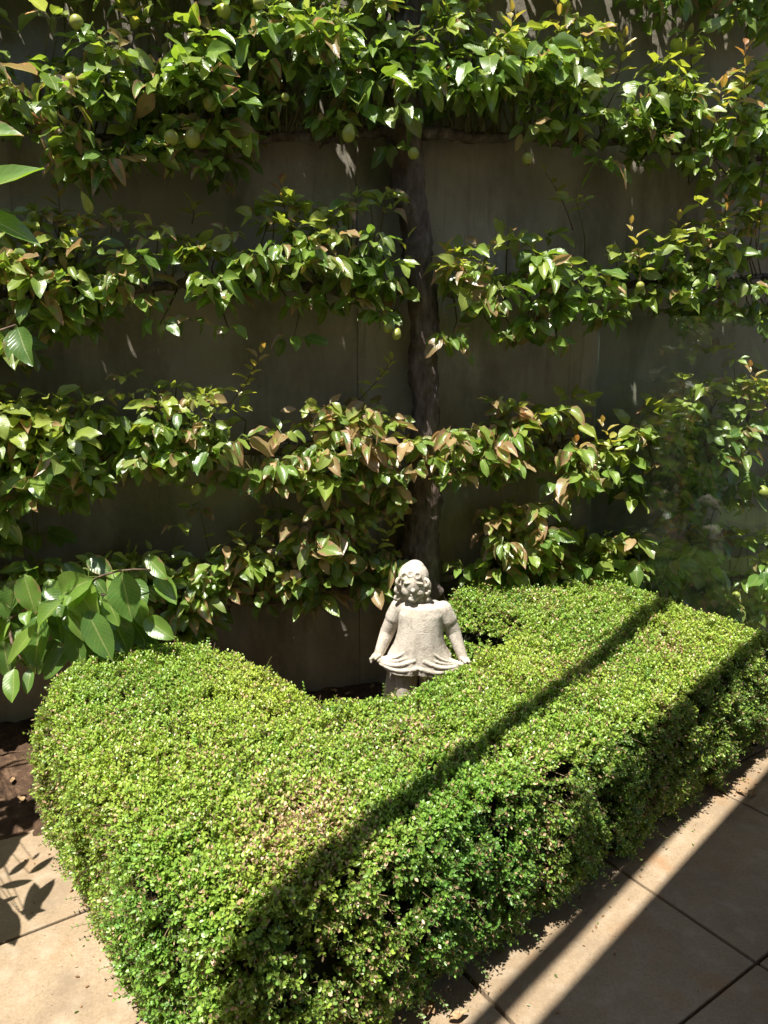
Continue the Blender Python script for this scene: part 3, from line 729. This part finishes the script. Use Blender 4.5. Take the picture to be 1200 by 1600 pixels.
for pair in range(5):
    f = (pair + .7) / 5.0
    for sgn in (1, -1):
        ax = (a1 if pair % 2 == 0 else a2) * sgn
        ax = unit(ax + .25 * rng.normal(size=(nS, 3)))
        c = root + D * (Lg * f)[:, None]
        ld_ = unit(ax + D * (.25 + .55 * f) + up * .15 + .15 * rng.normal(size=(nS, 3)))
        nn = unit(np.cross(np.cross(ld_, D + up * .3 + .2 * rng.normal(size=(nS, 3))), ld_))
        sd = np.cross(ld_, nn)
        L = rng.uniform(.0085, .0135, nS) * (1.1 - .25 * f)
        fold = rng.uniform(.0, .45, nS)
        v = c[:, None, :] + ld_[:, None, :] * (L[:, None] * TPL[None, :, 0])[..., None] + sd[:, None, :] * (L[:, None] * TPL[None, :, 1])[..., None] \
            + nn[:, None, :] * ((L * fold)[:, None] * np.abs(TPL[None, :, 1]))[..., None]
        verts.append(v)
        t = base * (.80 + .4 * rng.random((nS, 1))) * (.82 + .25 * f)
        isd = rng.random(nS) < dry * .42 + .055
        t = np.where(isd[:, None], np.array([.52, .36, .21]) * (.5 + .8 * rng.random((nS, 1))), t)
        tints.append(np.repeat(np.column_stack([t, np.ones(nS)])[:, None, :], 6, 1))
V = np.stack(verts, 1).reshape(-1, 3); T = np.stack(tints, 1).reshape(-1, 4)
nl = len(V) // 6
Q = (np.array([[0, 1, 2, 3], [0, 3, 4, 5]])[None] + (np.arange(nl) * 6)[:, None, None]).reshape(-1, 4)
# twigs
pv, pq, pt, pu = petioles(root - HNn * .02, root + D * (Lg * .95)[:, None], .0006, np.tile(np.array([[.17, .12, .06]]), (nS, 1)))
tw = rng.choice(np.flatnonzero((HK == 0) | (rng.random(nS) < .5)), 9000, replace=False)
tdir = unit(HNn[tw] * .5 + rng.normal(size=(len(tw), 3)) * .6)
tp = petioles(HPp[tw] - HNn[tw] * .02, HPp[tw] - HNn[tw] * .004 + tdir * rng.uniform(.012, .035, len(tw))[:, None], .0008, np.array([[.42, .30, .17]]) * rng.uniform(.4, 1.1, (len(tw), 1)))
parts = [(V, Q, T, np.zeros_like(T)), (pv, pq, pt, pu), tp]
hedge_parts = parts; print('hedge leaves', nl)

# a few longer escaping sprigs along the top and over the paving
def long_sprigs(spec, name='sprig'):
    for (p, d, ln) in spec:
        d = unit(np.array(d)); n = 5
        s = np.linspace(0, 1, 8)[:, None]; P = p + d * ln * s + np.array([0, 0, -.12 * ln]) * s ** 2
        A, B = P[:-1], P[1:]
        pv = petioles(A, B, .0008, np.tile(np.array([[.2, .15, .07]]), (7, 1)))
        Pn, Dn, Nn, L = [], [], [], []
        s1 = unit(np.cross(d, [0.1, .2, 1.0]))
        for i in range(n):
            for sg in (1, -1):
                f = (i + .8) / n
                Pn.append(p + d * ln * f + np.array([0, 0, -.12 * ln * f * f])); Dn.append(s1 * sg + d * .6 + rng.normal(size=3) * .15); Nn.append(np.cross(s1, d) * -1 + rng.normal(size=3) * .2 + np.array([0, 0, .6])); L.append(.012 - .004 * f)
        L = np.array(L); k = len(L)
        la = leaf_arrays(np.array(Pn), np.array(Dn), np.array(Nn), L, L * .62, np.tile(HM * 1.0, (k, 1)) * (.8 + .5 * rng.random((k, 1))), np.zeros(k), .3, .1, .0)
        yield la; yield pv
spec = []
XX = np.column_stack([rng.uniform(-1.2, 1.6, 4000), rng.uniform(1.1, 3.4, 4000)]); dX = sdf(XX); XX = XX[(dX > .02)][:330]; dX = sdf(XX)
for p_, z_ in zip(XX, htop(XX, dX)):
    spec.append((np.array([p_[0], p_[1], z_ - .012]), (rng.normal() * .45, rng.normal() * .45, 1), rng.uniform(.025, .05)))
for x, y in ((-.66, 2.60), (-.42, 2.43), (-.25, 2.21), (.0, 2.19), (.9, 3.27), (1.15, 3.14), (.6, 3.21)):
    spec.append((np.array([x, y, HH - .03]), (rng.normal() * .2, rng.normal() * .2, 1), .065))
for (x, y) in ((130, 1440), (175, 1500), (215, 1545), (118, 1400), (250, 1590), (100, 1340), (190, 1475)):
    spec.append((at_z(x + 25, y, .04), (-.8, -.45, .15 + .2 * rng.random()), .07))
for (x, y) in ((1130, 1215), (1040, 1300), (960, 1365), (900, 1400), (840, 1450), (760, 1500), (700, 1550), (670, 1580), (1000, 1330)):
    spec.append((at_z(x - 25, y - 5, .05), (.55, -.75, -.1 + .3 * rng.random()), .06))
ps = [a for a in long_sprigs(spec)]
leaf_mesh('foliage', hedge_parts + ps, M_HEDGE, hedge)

# ------------------------------------------------------------------ statue
def capsule(bm, a, b, ra, rb, seg=20, rings=10):
    a, b = Vector(a), Vector(b); d = (b - a); L = d.length; q = d.to_track_quat('Z', 'Y')
    prof = []
    for i in range(rings + 1):
        t = -math.pi / 2 + (math.pi / 2) * i / rings; prof.append((ra * math.cos(t), ra * math.sin(t)))
    for i in range(rings + 1):
        t = (math.pi / 2) * i / rings; prof.append((rb * math.cos(t), L + rb * math.sin(t)))
    rr = [[bm.verts.new(a + q @ Vector((max(r, 1e-4) * math.cos(2 * math.pi * k / seg), max(r, 1e-4) * math.sin(2 * math.pi * k / seg), z))) for k in range(seg)] for r, z in prof]
    for u, v in zip(rr, rr[1:]):
        for k in range(seg): bm.faces.new((u[k], u[(k + 1) % seg], v[(k + 1) % seg], v[k]))
    bm.faces.new(rr[0][::-1]); bm.faces.new(rr[-1])
def ell(bm, c, r, rot=(0, 0, 0)):
    from mathutils import Euler
    bmesh.ops.create_icosphere(bm, subdivisions=4, radius=1, matrix=Matrix.Translation(c) @ Euler([R(x) for x in rot]).to_matrix().to_4x4() @ Matrix.Diagonal((*r, 1)))
def torus(bm, c, Rr, r, rot=(0, 0, 0)):
    from mathutils import Euler
    m = Matrix.Translation(c) @ Euler([R(x) for x in rot]).to_matrix().to_4x4()
    rr = [[bm.verts.new(m @ Vector(((Rr + r * math.cos(b)) * math.cos(a), (Rr + r * math.cos(b)) * math.sin(a), r * math.sin(b)))) for b in [2 * math.pi * j / 10 for j in range(10)]] for a in [2 * math.pi * i / 20 for i in range(20)]]
    for i in range(20):
        for j in range(10): bm.faces.new((rr[i][j], rr[(i + 1) % 20][j], rr[(i + 1) % 20][(j + 1) % 10], rr[i][(j + 1) % 10]))
bm = bmesh.new()
# local frame: x to the viewer's right, -y towards the viewer; total height .76
capsule(bm, (0, .02, .0), (0, .02, .035), .10, .095)                      # round base
for sx in (-1, 1):
    capsule(bm, (sx * .044, -.015, .06), (sx * .046, -.035, .22), .033, .042)  # calf to knee
    capsule(bm, (sx * .046, -.035, .22), (sx * .048, -.030, .36), .041, .050)   # thigh
    ell(bm, (sx * .045, -.050, .045), (.030, .055, .024))
capsule(bm, (-.105, .045, .03), (-.070, .035, .34), .050, .05)            # rock / drapery support behind the left leg
capsule(bm, (-.13, .03, .03), (-.095, .03, .22), .035, .03); capsule(bm, (-.155, .03, .03), (-.10, .03, .13), .03, .03)
# torso
ell(bm, (0, 0, .52), (.084, .066, .075)); ell(bm, (0, -.012, .42), (.076, .072, .10)); ell(bm, (0, .0, .56), (.098, .056, .040))
# dress: rings from the neckline to a hem pulled out sideways by the hands
S = 96; rings_ = []
prof = [(.592, .045, .042, 0, 0), (.575, .076, .056, 0, 0), (.545, .088, .066, 0, 0), (.505, .086, .074, .02, 0), (.465, .089, .080, .05, 0), (.43, .096, .084, .08, .1), (.40, .104, .088, .12, .35), (.372, .114, .092, .18, .7), (.348, .124, .095, .22, 1.0), (.330, .128, .093, .24, 1.0)]
for z, rx, ry, pl_, lift in prof:
    ring = []
    for k in range(S):
        a = 2 * math.pi * k / S; c, s = math.cos(a), math.sin(a)
        fr = max(0, -s)
        ple = pl_ * (.35 * math.sin(9 * a + 2.2 * z * 30 * 0) + .25 * math.sin(17 * a + 1)) * (.35 + .65 * (1 - abs(c)) + .2)
        x = c * rx * (1 + .10 * ple) ; y = s * ry * (1 + .45 * ple * (1 if s < 0 else .4))
        zz_ = z + lift * (.030 * abs(c) ** 2 - .012 * (1 - abs(c))) + lift * .004 * math.sin(11 * a)
        # swag folds running towards the hands
        ring.append(bm.verts.new((x, y - .010, zz_)))
    rings_.append(ring)
for u, v in zip(rings_, rings_[1:]):
    for k in range(S): bm.faces.new((u[k], v[k], v[(k + 1) % S], u[(k + 1) % S]))
bm.faces.new(rings_[0][::-1][::-1]); bm.faces.new(rings_[-1][::-1])
# swag folds
for sx in (-1, 1):
    for (x0, z0, x1, z1, y0, r) in ((.015, .36, .150, .312, -.088, .008), (.02, .335, .152, .305, -.094, .010), (.01, .305, .150, .298, -.098, .011), (.045, .37, .148, .318, -.080, .006), (.03, .282, .145, .292, -.092, .010)):
        n = 7; prev = None
        for i in range(n):
            t = i / (n - 1); sag = -.012 * math.sin(t * math.pi)
            p = (sx * (x0 + (x1 - x0) * t), y0 + (.050 * t ** 2.2), .046 + z0 + (z1 - z0) * t + sag)
            if prev: capsule(bm, prev, p, r * (1 - .35 * t), r * (1 - .35 * (t + .1)), 10, 4)
            prev = p
    # hem roll
# skirt wings stretched to the hands
for sx, hx, hz in ((-1, -.158, .360), (1, .166, .360)):
    for i in range(6):
        t = i / 5; capsule(bm, (sx * .085, -.03 + .02 * t, .375 - .05 * t), (hx, -.045, hz - .005), .012 - .004 * t, .009, 12, 5)
# arms with short sleeves
def arm(sh, el, ha, fl):
    capsule(bm, sh, el, .034, .029); capsule(bm, el, ha, .029, .019)
    d = (Vector(el) - Vector(sh)).normalized()
    capsule(bm, Vector(sh) - d * .005, Vector(sh) + d * .040, .034, .0355)          # sleeve
    h = Vector(ha)
    ell(bm, h + Vector((fl * .010, -.006, -.008)), (.021, .017, .014), (0, fl * 25, 0))
    for q in range(4):                                                              # four fingers curled on the hem
        b = h + Vector((fl * (.016 - .003 * q), -.022 + .010 * q, -.006)); m_ = b + Vector((fl * .014, -.003, -.007)); e_ = m_ + Vector((-fl * .003, -.002, -.013 + .001 * q))
        capsule(bm, b, m_, .0062, .0056, 8, 4); capsule(bm, m_, e_, .0056, .0046, 8, 4)
    capsule(bm, h + Vector((-fl * .004, -.018, 0)), h + Vector((fl * .010, -.027, -.012)), .0065, .005, 8, 4)   # thumb
arm((-.088, .0, .555), (-.128, .012, .455), (-.158, -.025, .375), -1)
arm((.088, .0, .555), (.128, .010, .470), (.168, -.022, .378), 1)
# neck and head
capsule(bm, (-.008, .0, .56), (-.022, -.004, .62), .040, .036)
hc = Vector((-.034, -.012, .668)); ell(bm, hc, (.058, .064, .068), (0, -6, 0))
ell(bm, hc + Vector((.0, .016, .020)), (.066, .064, .066), (0, -8, 0))          # hair cap
ell(bm, hc + Vector((.004, .018, .056)), (.043, .042, .036))                    # crown
ell(bm, hc + Vector((.0, .030, -.045)), (.066, .045, .055))                     # hair at the nape
F0 = hc + Vector((.002, -.058, 0))
ell(bm, F0 + Vector((.0, -.004, -.014)), (.0085, .012, .010)); ell(bm, F0 + Vector((0, .001, .003)), (.0055, .009, .018))   # nose
for sx in (-1, 1):
    ell(bm, F0 + Vector((sx * .024, .0195, -.024)), (.026, .018, .025))         # cheek
    ell(bm, F0 + Vector((sx * .024, .005, .016)), (.019, .011, .006), (0, sx * 8, 0))    # brow
    ell(bm, F0 + Vector((sx * .022, .011, .002)), (.011, .008, .008))          # eye
    ell(bm, F0 + Vector((sx * .064, .065, -.012)), (.012, .018, .02))
ell(bm, F0 + Vector((0, .006, -.034)), (.014, .010, .0045)); ell(bm, F0 + Vector((0, .007, -.042)), (.011, .009, .005)); ell(bm, F0 + Vector((0, .017, -.052)), (.020, .017, .016))
# curls across the brow and beside the cheeks
for (x, y, z, rr, r, rot) in ((-.040, -.040, .038, .014, .008, (80, 0, 20)), (.018, -.050, .046, .013, .007, (75, 0, 0)), (.056, -.030, .012, .014, .009, (85, 0, -45)),
                          (-.060, -.024, .010, .014, .009, (85, 0, 45)), (.060, -.026, -.022, .013, .009, (85, 0, -40)), (-.064, -.020, -.026, .013, .009, (85, 0, 40)), (-.060, -.018, -.056, .012, .008, (85, 0, 35)), (.056, -.018, -.052, .012, .008, (85, 0, -35)),
                          (-.012, -.046, .050, .012, .006, (70, 0, 0))):
    torus(bm, hc + Vector((x, y, z)), rr * .95, r * .82, rot); ell(bm, hc + Vector((x, y + .004, z)), (rr * .55, .006, rr * .55))
bmesh.ops.recalc_face_normals(bm, faces=bm.faces[:])
me = bm_mesh('statue_raw', bm); tmp = bpy.data.objects.new('statue_raw', me); COL.objects.link(tmp)
md = tmp.modifiers.new('r', 'REMESH'); md.mode = 'VOXEL'; md.voxel_size = .0022; md.use_smooth_shade = True
ms_ = tmp.modifiers.new('s', 'SMOOTH'); ms_.factor = .5; ms_.iterations = 3
dg = bpy.context.evaluated_depsgraph_get(); me2 = bpy.data.meshes.new_from_object(tmp.evaluated_get(dg))
bpy.data.objects.remove(tmp)
co = np.empty(len(me2.vertices) * 3, np.float32); me2.vertices.foreach_get('co', co); co = co.reshape(-1, 3)
nr = np.empty_like(co).ravel(); me2.vertices.foreach_get('normal', nr); nr = nr.reshape(-1, 3)
co = co + nr * (.0004 * rng.normal(size=len(co)))[:, None]
wh = np.clip((co[:, 2] - .60) / .03, 0, 1)[:, None]; hc_ = np.array([-.030, -.006, .600]); co = co + wh * (hc_ - co) * np.array([.10, .08, .06])
me2.vertices.foreach_set('co', co.ravel()); me2.update()
statue = link('statue', me2, M_STONE)
sp_ = at_y(651, 1070, 2.74)
statue.location = (sp_[0], 2.74, .012); statue.rotation_euler = (0, R(1.5), R(-4))
tag(statue, 'weathered pale stone statue of a curly-haired child holding out the hem of a dress', 'statue')

# ------------------------------------------------------------------ glass pane
gd = np.array([.64, -.77]); gd = gd / np.linalg.norm(gd); gn = np.array([gd[1], -gd[0]])
G0 = np.array([.985, 3.475]) 
bm = bmesh.new(); th = .006
len_ = 1.9; z00, z01 = 1.72, 1.72 - .06 * len_ / 1.0
vs = []
for sgn in (-1, 1):
    o = gn * sgn * th
    for (s, z) in ((0, .06), (len_, .06), (len_, z01), (0, z00)):
        p = G0 + gd * s + o; vs.append(bm.verts.new((p[0], p[1], z)))
fA = bm.faces.new(vs[0:4]); fB = bm.faces.new(vs[4:8][::-1])
es = []
for i in range(4):
    j = (i + 1) % 4; f = bm.faces.new((vs[i], vs[i + 4], vs[j + 4], vs[j])); f.material_index = 1
bmesh.ops.recalc_face_normals(bm, faces=bm.faces[:])
gp = empty('glass_panel', (G0[0], G0[1], 0)); tag(gp, 'clear frameless glass fence panel standing at the right-hand end of the hedge', 'glass panel')
g = link('pane', bm_mesh('pane', bm), M_GLASS, gp, smooth=False); g.data.materials.append(M_GEDGE)
for s in (.35, 1.5):
    bm = bmesh.new()
    p = G0 + gd * s; m = Matrix.Translation((p[0], p[1], .05)) @ Matrix.Rotation(math.atan2(gd[1], gd[0]), 4, 'Z')
    box_bm(bm, (.05, .045, .13), m, .004)
    link('clamp', bm_mesh('clamp', bm), M_WIRE, gp, smooth=False)

# ------------------------------------------------------------------ big-leaved plant, lower left
def big_plant(name, label, leaves, stems, cat, loc, lm=M_LEAF, extra=()):
    o = empty(name, loc); tag(o, label, cat)
    ar = lambda q: np.array(q, float)
    P, D, Nn, L, W, T, S, fo, cu = [], [], [], [], [], [], [], [], []
    for (bx, by, tx, ty, Y, wr, kind) in leaves:
        b = at_y(bx, by, Y); e = at_y(tx, ty, Y - .03 - .05 * random.random())
        d = e - b; l = np.linalg.norm(d); P.append(b); D.append(d); L.append(l * 1.04); W.append(l * wr)
        Nn.append(np.array([.15 * rng.normal() - .05, -.8, .75 + .25 * rng.normal()])); c = [np.array([.08, .18, .035]), np.array([.15, .28, .045]), np.array([.22, .36, .06])][kind]
        T.append(c * (.85 + .3 * rng.random())); S.append(.25 if rng.random() < .2 else 0); fo.append(.3 + .3 * rng.random()); cu.append(.05 + .15 * rng.random())
    for (b, e, wr) in extra:
        d = e - b; l = np.linalg.norm(d); P.append(b); D.append(d); L.append(l); W.append(l * wr); Nn.append(np.array([-.2, -.3, 1.0])); T.append(np.array([.10, .20, .035])); S.append(0); fo.append(.2); cu.append(.05)
    P = ar(P)
    st = []
    for (pts_) in stems: st.append(([at_y(*q) for q in pts_], np.linspace(.007, .003, len(pts_))))
    # stalk from every leaf to the closest stem point
    SP_ = np.concatenate([resample(s[0], s[1], 30)[0] for s in st]); A = ar([SP_[np.argmin(np.linalg.norm(SP_ - p - np.array([0, .02, .02]), axis=1))] for p in P])
    T = ar(T)
    leaf_mesh('leaves', [leaf_arrays(P, ar(D), ar(Nn), ar(L), ar(W), T, ar(S), ar(fo), ar(cu), .06), petioles(A, P, .0016, T * .5 + np.array([.15, .16, .05]))], lm, o)
    V, Q = tubes([(resample(s[0], s[1], 24)) for s in st], 8, True, .04, 2); link('stem', np_mesh('stem', V, Q), M_TWIG, o)
    return o
BL = [(105, 1010, 70, 1060, 2.5, .6, 0), (150, 1000, 178, 1045, 2.55, .6, 0), (75, 905, 95, 945, 2.62, .6, 1), (20, 965, 60, 1000, 2.6, .6, 0), (200, 960, 232, 1010, 2.6, .6, 0), (0, 970, -20, 1030, 2.5, .5, 1),
      (245, 900, 275, 940, 2.62, .55, 1), (215, 985, 248, 1020, 2.62, .6, 0), (140, 870, 170, 900, 2.66, .6, 0), (100, 880, 130, 915, 2.66, .6, 0), (55, 890, 30, 930, 2.66, .6, 0), (130, 1020, 160, 1050, 2.6, .6, 0), (85, 960, 120, 1010, 2.6, .7, 0), (190, 895, 205, 968, 2.50, .72, 0), (137, 955, 172, 1030, 2.46, .55, 0), (118, 942, 118, 1002, 2.48, .5, 1), (96, 930, 132, 905, 2.5, .8, 1), (98, 938, 50, 980, 2.46, .6, 1), (126, 925, 160, 940, 2.55, .7, 1),
      (112, 985, 130, 1048, 2.50, .6, 0), (60, 975, 5, 1040, 2.44, .34, 2), (62, 960, 58, 1040, 2.50, .6, 0), (165, 930, 188, 975, 2.52, .6, 1), (172, 955, 200, 1020, 2.56, .75, 0), (215, 935, 228, 978, 2.55, .6, 1),
      (228, 965, 268, 1000, 2.52, .6, 1), (22, 1045, 20, 1092, 2.42, .6, 1), (48, 1045, 42, 1082, 2.44, .5, 0), (45, 955, 38, 975, 2.44, .9, 1), (210, 905, 225, 950, 2.62, .6, 0), (150, 905, 168, 935, 2.60, .6, 0), (35, 935, 12, 905, 2.6, .6, 1),
      (90, 1000, 60, 1052, 2.55, .55, 0), (5, 1000, 15, 1060, 2.46, .6, 0), (230, 870, 262, 900, 2.6, .5, 1), (70, 930, 100, 975, 2.6, .7, 0), (10, 930, 35, 990, 2.58, .6, 0), (180, 915, 150, 965, 2.6, .6, 0)]
for _ in range(46):
    bx, by = rng.uniform(-40, 245), rng.uniform(880, 1000); ln = rng.uniform(38, 72); a = rng.normal() * .55
    if bx > 150 and by > 960: continue
    BL.append((bx, by, bx + ln * math.sin(a), by + ln * math.cos(a), rng.uniform(2.5, 2.66), rng.uniform(.52, .72), int(rng.integers(0, 3))))
big_plant('large_leaved_branch', 'leafy low branch of large glossy leaves drooping over the back left hedge corner', BL,
          [[(-120, 1250, 2.5), (-60, 1080, 2.52), (10, 960, 2.56), (110, 925, 2.53), (185, 882, 2.54), (235, 890, 2.56)], [(10, 960, 2.56), (20, 1010, 2.46), (40, 1040, 2.46)], [(110, 925, 2.53), (170, 930, 2.56), (228, 950, 2.56)]], 'branch', (-1.5, 2.5, 0))
# nearer plant at the far left edge, most of it out of frame; its leaves throw the shadows on the slabs
LL = [(-60, 215, 28, 195, 2.34, .42, 1), (-70, 320, 54, 255, 2.3, .34, 1), (-60, 325, 66, 366, 2.32, .30, 0), (-50, 300, -5, 345, 2.4, .5, 0), (-90, 420, -10, 380, 2.4, .4, 1), (-90, 250, -60, 160, 2.3, .4, 1)]
LL.append((28, 512, 45, 568, 2.25, .62, 0)); LL.append((22, 515, 14, 560, 2.3, .5, 0))
SH = []
for (gx0, gy0, gx1, gy1, z) in ((35, 1430, 92, 1372, .75), (30, 1425, 75, 1418, .72), (46, 1365, 88, 1338, .8), (15, 1368, 48, 1340, .85), (0, 1385, 52, 1378, .8), (0, 1410, 30, 1400, .7), (10, 1420, 15, 1482, .72), (-30, 1440, 10, 1475, .8), (-20, 1400, 25, 1440, .75),
                          (-50, 1420, -5, 1452, .8), (-60, 1380, -10, 1400, .9), (0, 1350, 30, 1300, .95), (15, 1300, 60, 1262, 1.0), (-10, 1320, 50, 1300, 1.0), (-30, 1340, 10, 1310, .9), (20, 1280, 75, 1250, 1.05), (-20, 1290, 30, 1270, 1.05), (40, 1300, 52, 1255, 1.0), (-40, 1270, 10, 1250, 1.1), (50, 1290, 80, 1275, 1.05), (-60, 1330, -20, 1300, 1.0), (-80, 1400, -50, 1350, .9)):
    k_ = SUN / SUN[2]; SH.append((at_z(gx0, gy0) + k_ * z, at_z(gx1, gy1) + k_ * (z - .01), rng.uniform(.26, .38)))
    if rng.random() < .7: q1, q2 = rng.uniform(-30, 30, 2); SH.append((at_z(gx0 - 12 + q2, gy0 + q1) + k_ * (z + .1), at_z(gx1 - 25, gy1 + q1 * .3) + k_ * (z + .08), rng.uniform(.26, .38)))
big_plant('leafy_shrub', 'tall shrub with long pointed green leaves poking in at the upper left edge', LL,
          [[(-330, 1500, 1.9), (-330, 1000, 2.1), (-260, 600, 2.2), (-180, 350, 2.3), (-75, 230, 2.34)], [(-260, 600, 2.2), (-150, 450, 2.3), (-75, 330, 2.34)], [(-330, 1000, 2.1), (-240, 700, 2.2), (-130, 560, 2.2), (25, 508, 2.25)]], 'shrub', (-1.6, 1.9, 0), extra=SH)

# ------------------------------------------------------------------ fallen leaves
lt = leaf_arrays(np.zeros((1, 3)), np.array([[0, 1.0, 0]]), np.array([[0, 0, 1.0]]), np.array([.05]), np.array([.024]), np.array([[.4, .25, .1]]), np.zeros(1), .5, -.12, .12)
fl_me = np_mesh('fallen_leaf', lt[0], lt[1], {'tint': lt[2], 'luv': lt[3]}); fl_me.materials.append(M_DRY); fl_me.polygons.foreach_set('use_smooth', np.ones(len(fl_me.polygons), bool))
FL = [(655, 1590, 0, 'curled straw-coloured dead leaf on the sunlit slab at the foot of the hedge'), (678, 1583, 0, 'pale dead leaf lying beside the hedge foot at the bottom of the frame'), (700, 1592, 0, 'dead leaf on the slab, farthest from the hedge of those at the bottom'),
      (1168, 1243, 0, 'brown dead leaf at the far end of the sunlit strip of path'), (1150, 1232, 0, 'small dead leaf tucked under the far right end of the hedge'),
      (35, 1243, 1, 'orange-brown dead leaf on sunlit soil left of the hedge'), (18, 1222, 1, 'dead leaf on dark soil left of the hedge'), (60, 1238, 1, 'dead leaf on the soil touching the left hedge face'),
      (548, 1082, 1, 'dead leaf on the dark soil left of the statue'), (580, 1075, 1, 'dead leaf on the soil close by the statue foot'), (520, 1076, 1, 'dead leaf on the soil beside the inner hedge curve')]
for (x, y, s, lab) in FL:
    p = at_z(x, y, .012 if not s else .03)
    o = bpy.data.objects.new('fallen_leaf', fl_me); COL.objects.link(o); o.location = p; o.rotation_euler = (rng.normal() * .15, rng.normal() * .15, rng.random() * 6.28); sc_ = rng.uniform(.7, 1.1); o.scale = (sc_,) * 3
    tag(o, lab, 'leaf', 'dead leaves on the ground')

# ------------------------------------------------------------------ veranda behind and beside the viewer (casts the bar and roof shadows)
def bar_line(p, q, z_ground, ztop):
    """3-D line at height ztop whose sun shadow passes through p and q at height z_ground"""
    k = SUN[:2] / SUN[2] * (ztop - z_ground); return np.array(p) + k, np.array(q) + k
ver = empty('veranda', (1.5, -1.0, 0)); tag(ver, 'veranda roof with two slim beams reaching over the hedge to the wall', 'veranda')
def beam(a, b, z, wd, ht, ext0, ext1, name):
    a, b = np.array(a), np.array(b); d = (b - a) / np.linalg.norm(b - a); a2 = a - d * ext0; b2 = b + d * ext1; c = (a2 + b2) / 2
    bm = bmesh.new(); box_bm(bm, (np.linalg.norm(b2 - a2), wd, ht), Matrix.Translation((c[0], c[1], z)) @ Matrix.Rotation(math.atan2(d[1], d[0]), 4, 'Z'), .004)
    link(name, bm_mesh(name, bm), M_TIMBER, ver, smooth=False)
zA = 3.1
a, b = bar_line(at_z(400, 1430, HH)[:2], at_z(1050, 945, HH)[:2], HH, zA); beam(a, b, zA, .070, .03, 2.6, 1.5, 'beam')
a, b = bar_line(at_z(757, 1598)[:2], at_z(890, 1458)[:2], 0, zA); beam(a, b, zA, .055, .03, 3.0, 2.4, 'beam')
a, b = bar_line(at_z(835, 1600)[:2], at_z(1145, 1260)[:2], 0, zA)
d = (b - a) / np.linalg.norm(b - a); n_ = np.array([d[1], -d[0]])
e0, e1 = a - d * 3.2, a + d * 3.4
bm = bmesh.new(); top = [bm.verts.new((*p, zA + .02)) for p in (e0, e1, e1 + n_ * 4, e0 + n_ * 4)]; bot = [bm.verts.new((v.co.x, v.co.y, zA - .10)) for v in top]
bm.faces.new(top[::-1] if False else top); bm.faces.new(bot[::-1])
for i in range(4): bm.faces.new((top[i], bot[i], bot[(i + 1) % 4], top[(i + 1) % 4]))
bmesh.ops.recalc_face_normals(bm, faces=bm.faces[:])
link('roof', bm_mesh('roof', bm), M_TIMBER, ver, smooth=False)
for p in (e0 + n_ * .3, e0 + n_ * 3.7, e1 + n_ * 3.7, e1 + n_ * 1.4):
    bm = bmesh.new(); box_bm(bm, (.1, .1, zA - .1), Matrix.Translation((p[0], p[1], (zA - .1) / 2)), .006); link('post', bm_mesh('post', bm), M_TIMBER, ver, smooth=False)
hw = empty('sky_block_wall', (0, -2.6, 0)); tag(hw, 'unseen plain rendered wall added behind the viewer to block sky light', 'wall')  # unseen wall, added to cut the ambient light from behind
bm = bmesh.new(); box_bm(bm, (9, .2, 3.4), Matrix.Translation((0, -2.7, 1.7)), .01); link('wall_face', bm_mesh('sky_block_wall', bm), M_SKYBLOCK, hw, smooth=False)

sw = empty('side_wall', (-4.3, 0, 0)); tag(sw, 'rendered boundary wall closing the garden on the left, outside the view', 'wall')
bm = bmesh.new(); box_bm(bm, (.2, 7, 3.9), Matrix.Translation((-4.3, -1.2, 1.9)), .01); link('wall_face', bm_mesh('side_wall', bm), M_WALL, sw, smooth=False)

k = 900; A_ = PO; B_ = np.roll(PO, -1, 0); ii_ = rng.integers(0, len(PO), k); f_ = rng.random(k)[:, None]
pp = A_[ii_] * (1 - f_) + B_[ii_] * f_; T_ = unit(B_ - A_)[ii_]; No_ = np.column_stack([T_[:, 1], -T_[:, 0]])
pp = pp + No_ * (np.abs(rng.normal(size=(k, 1))) * .07 - .01); far = (No_[:, 1] < .2) & ((pp @ G2) < 2.3)
pp = pp[far]; k = len(pp); LL_ = rng.uniform(.006, .013, k); tn = np.where(rng.random((k, 1)) < .6, np.array([[.30, .17, .08]]), np.array([[.16, .22, .06]])) * rng.uniform(.5, 1.3, (k, 1))
cl_ = leaf_arrays(np.column_stack([pp, np.full(k, .0035)]), np.column_stack([rng.normal(size=(k, 2)), np.zeros(k)]), np.tile(np.array([[0, 0, 1.0]]), (k, 1)) + rng.normal(size=(k, 3)) * .15, LL_, LL_ * .5, tn, np.zeros(k), .3, .05, .05)
tag(leaf_mesh('leaf_litter', [cl_], M_HEDGE), kind='stuff')
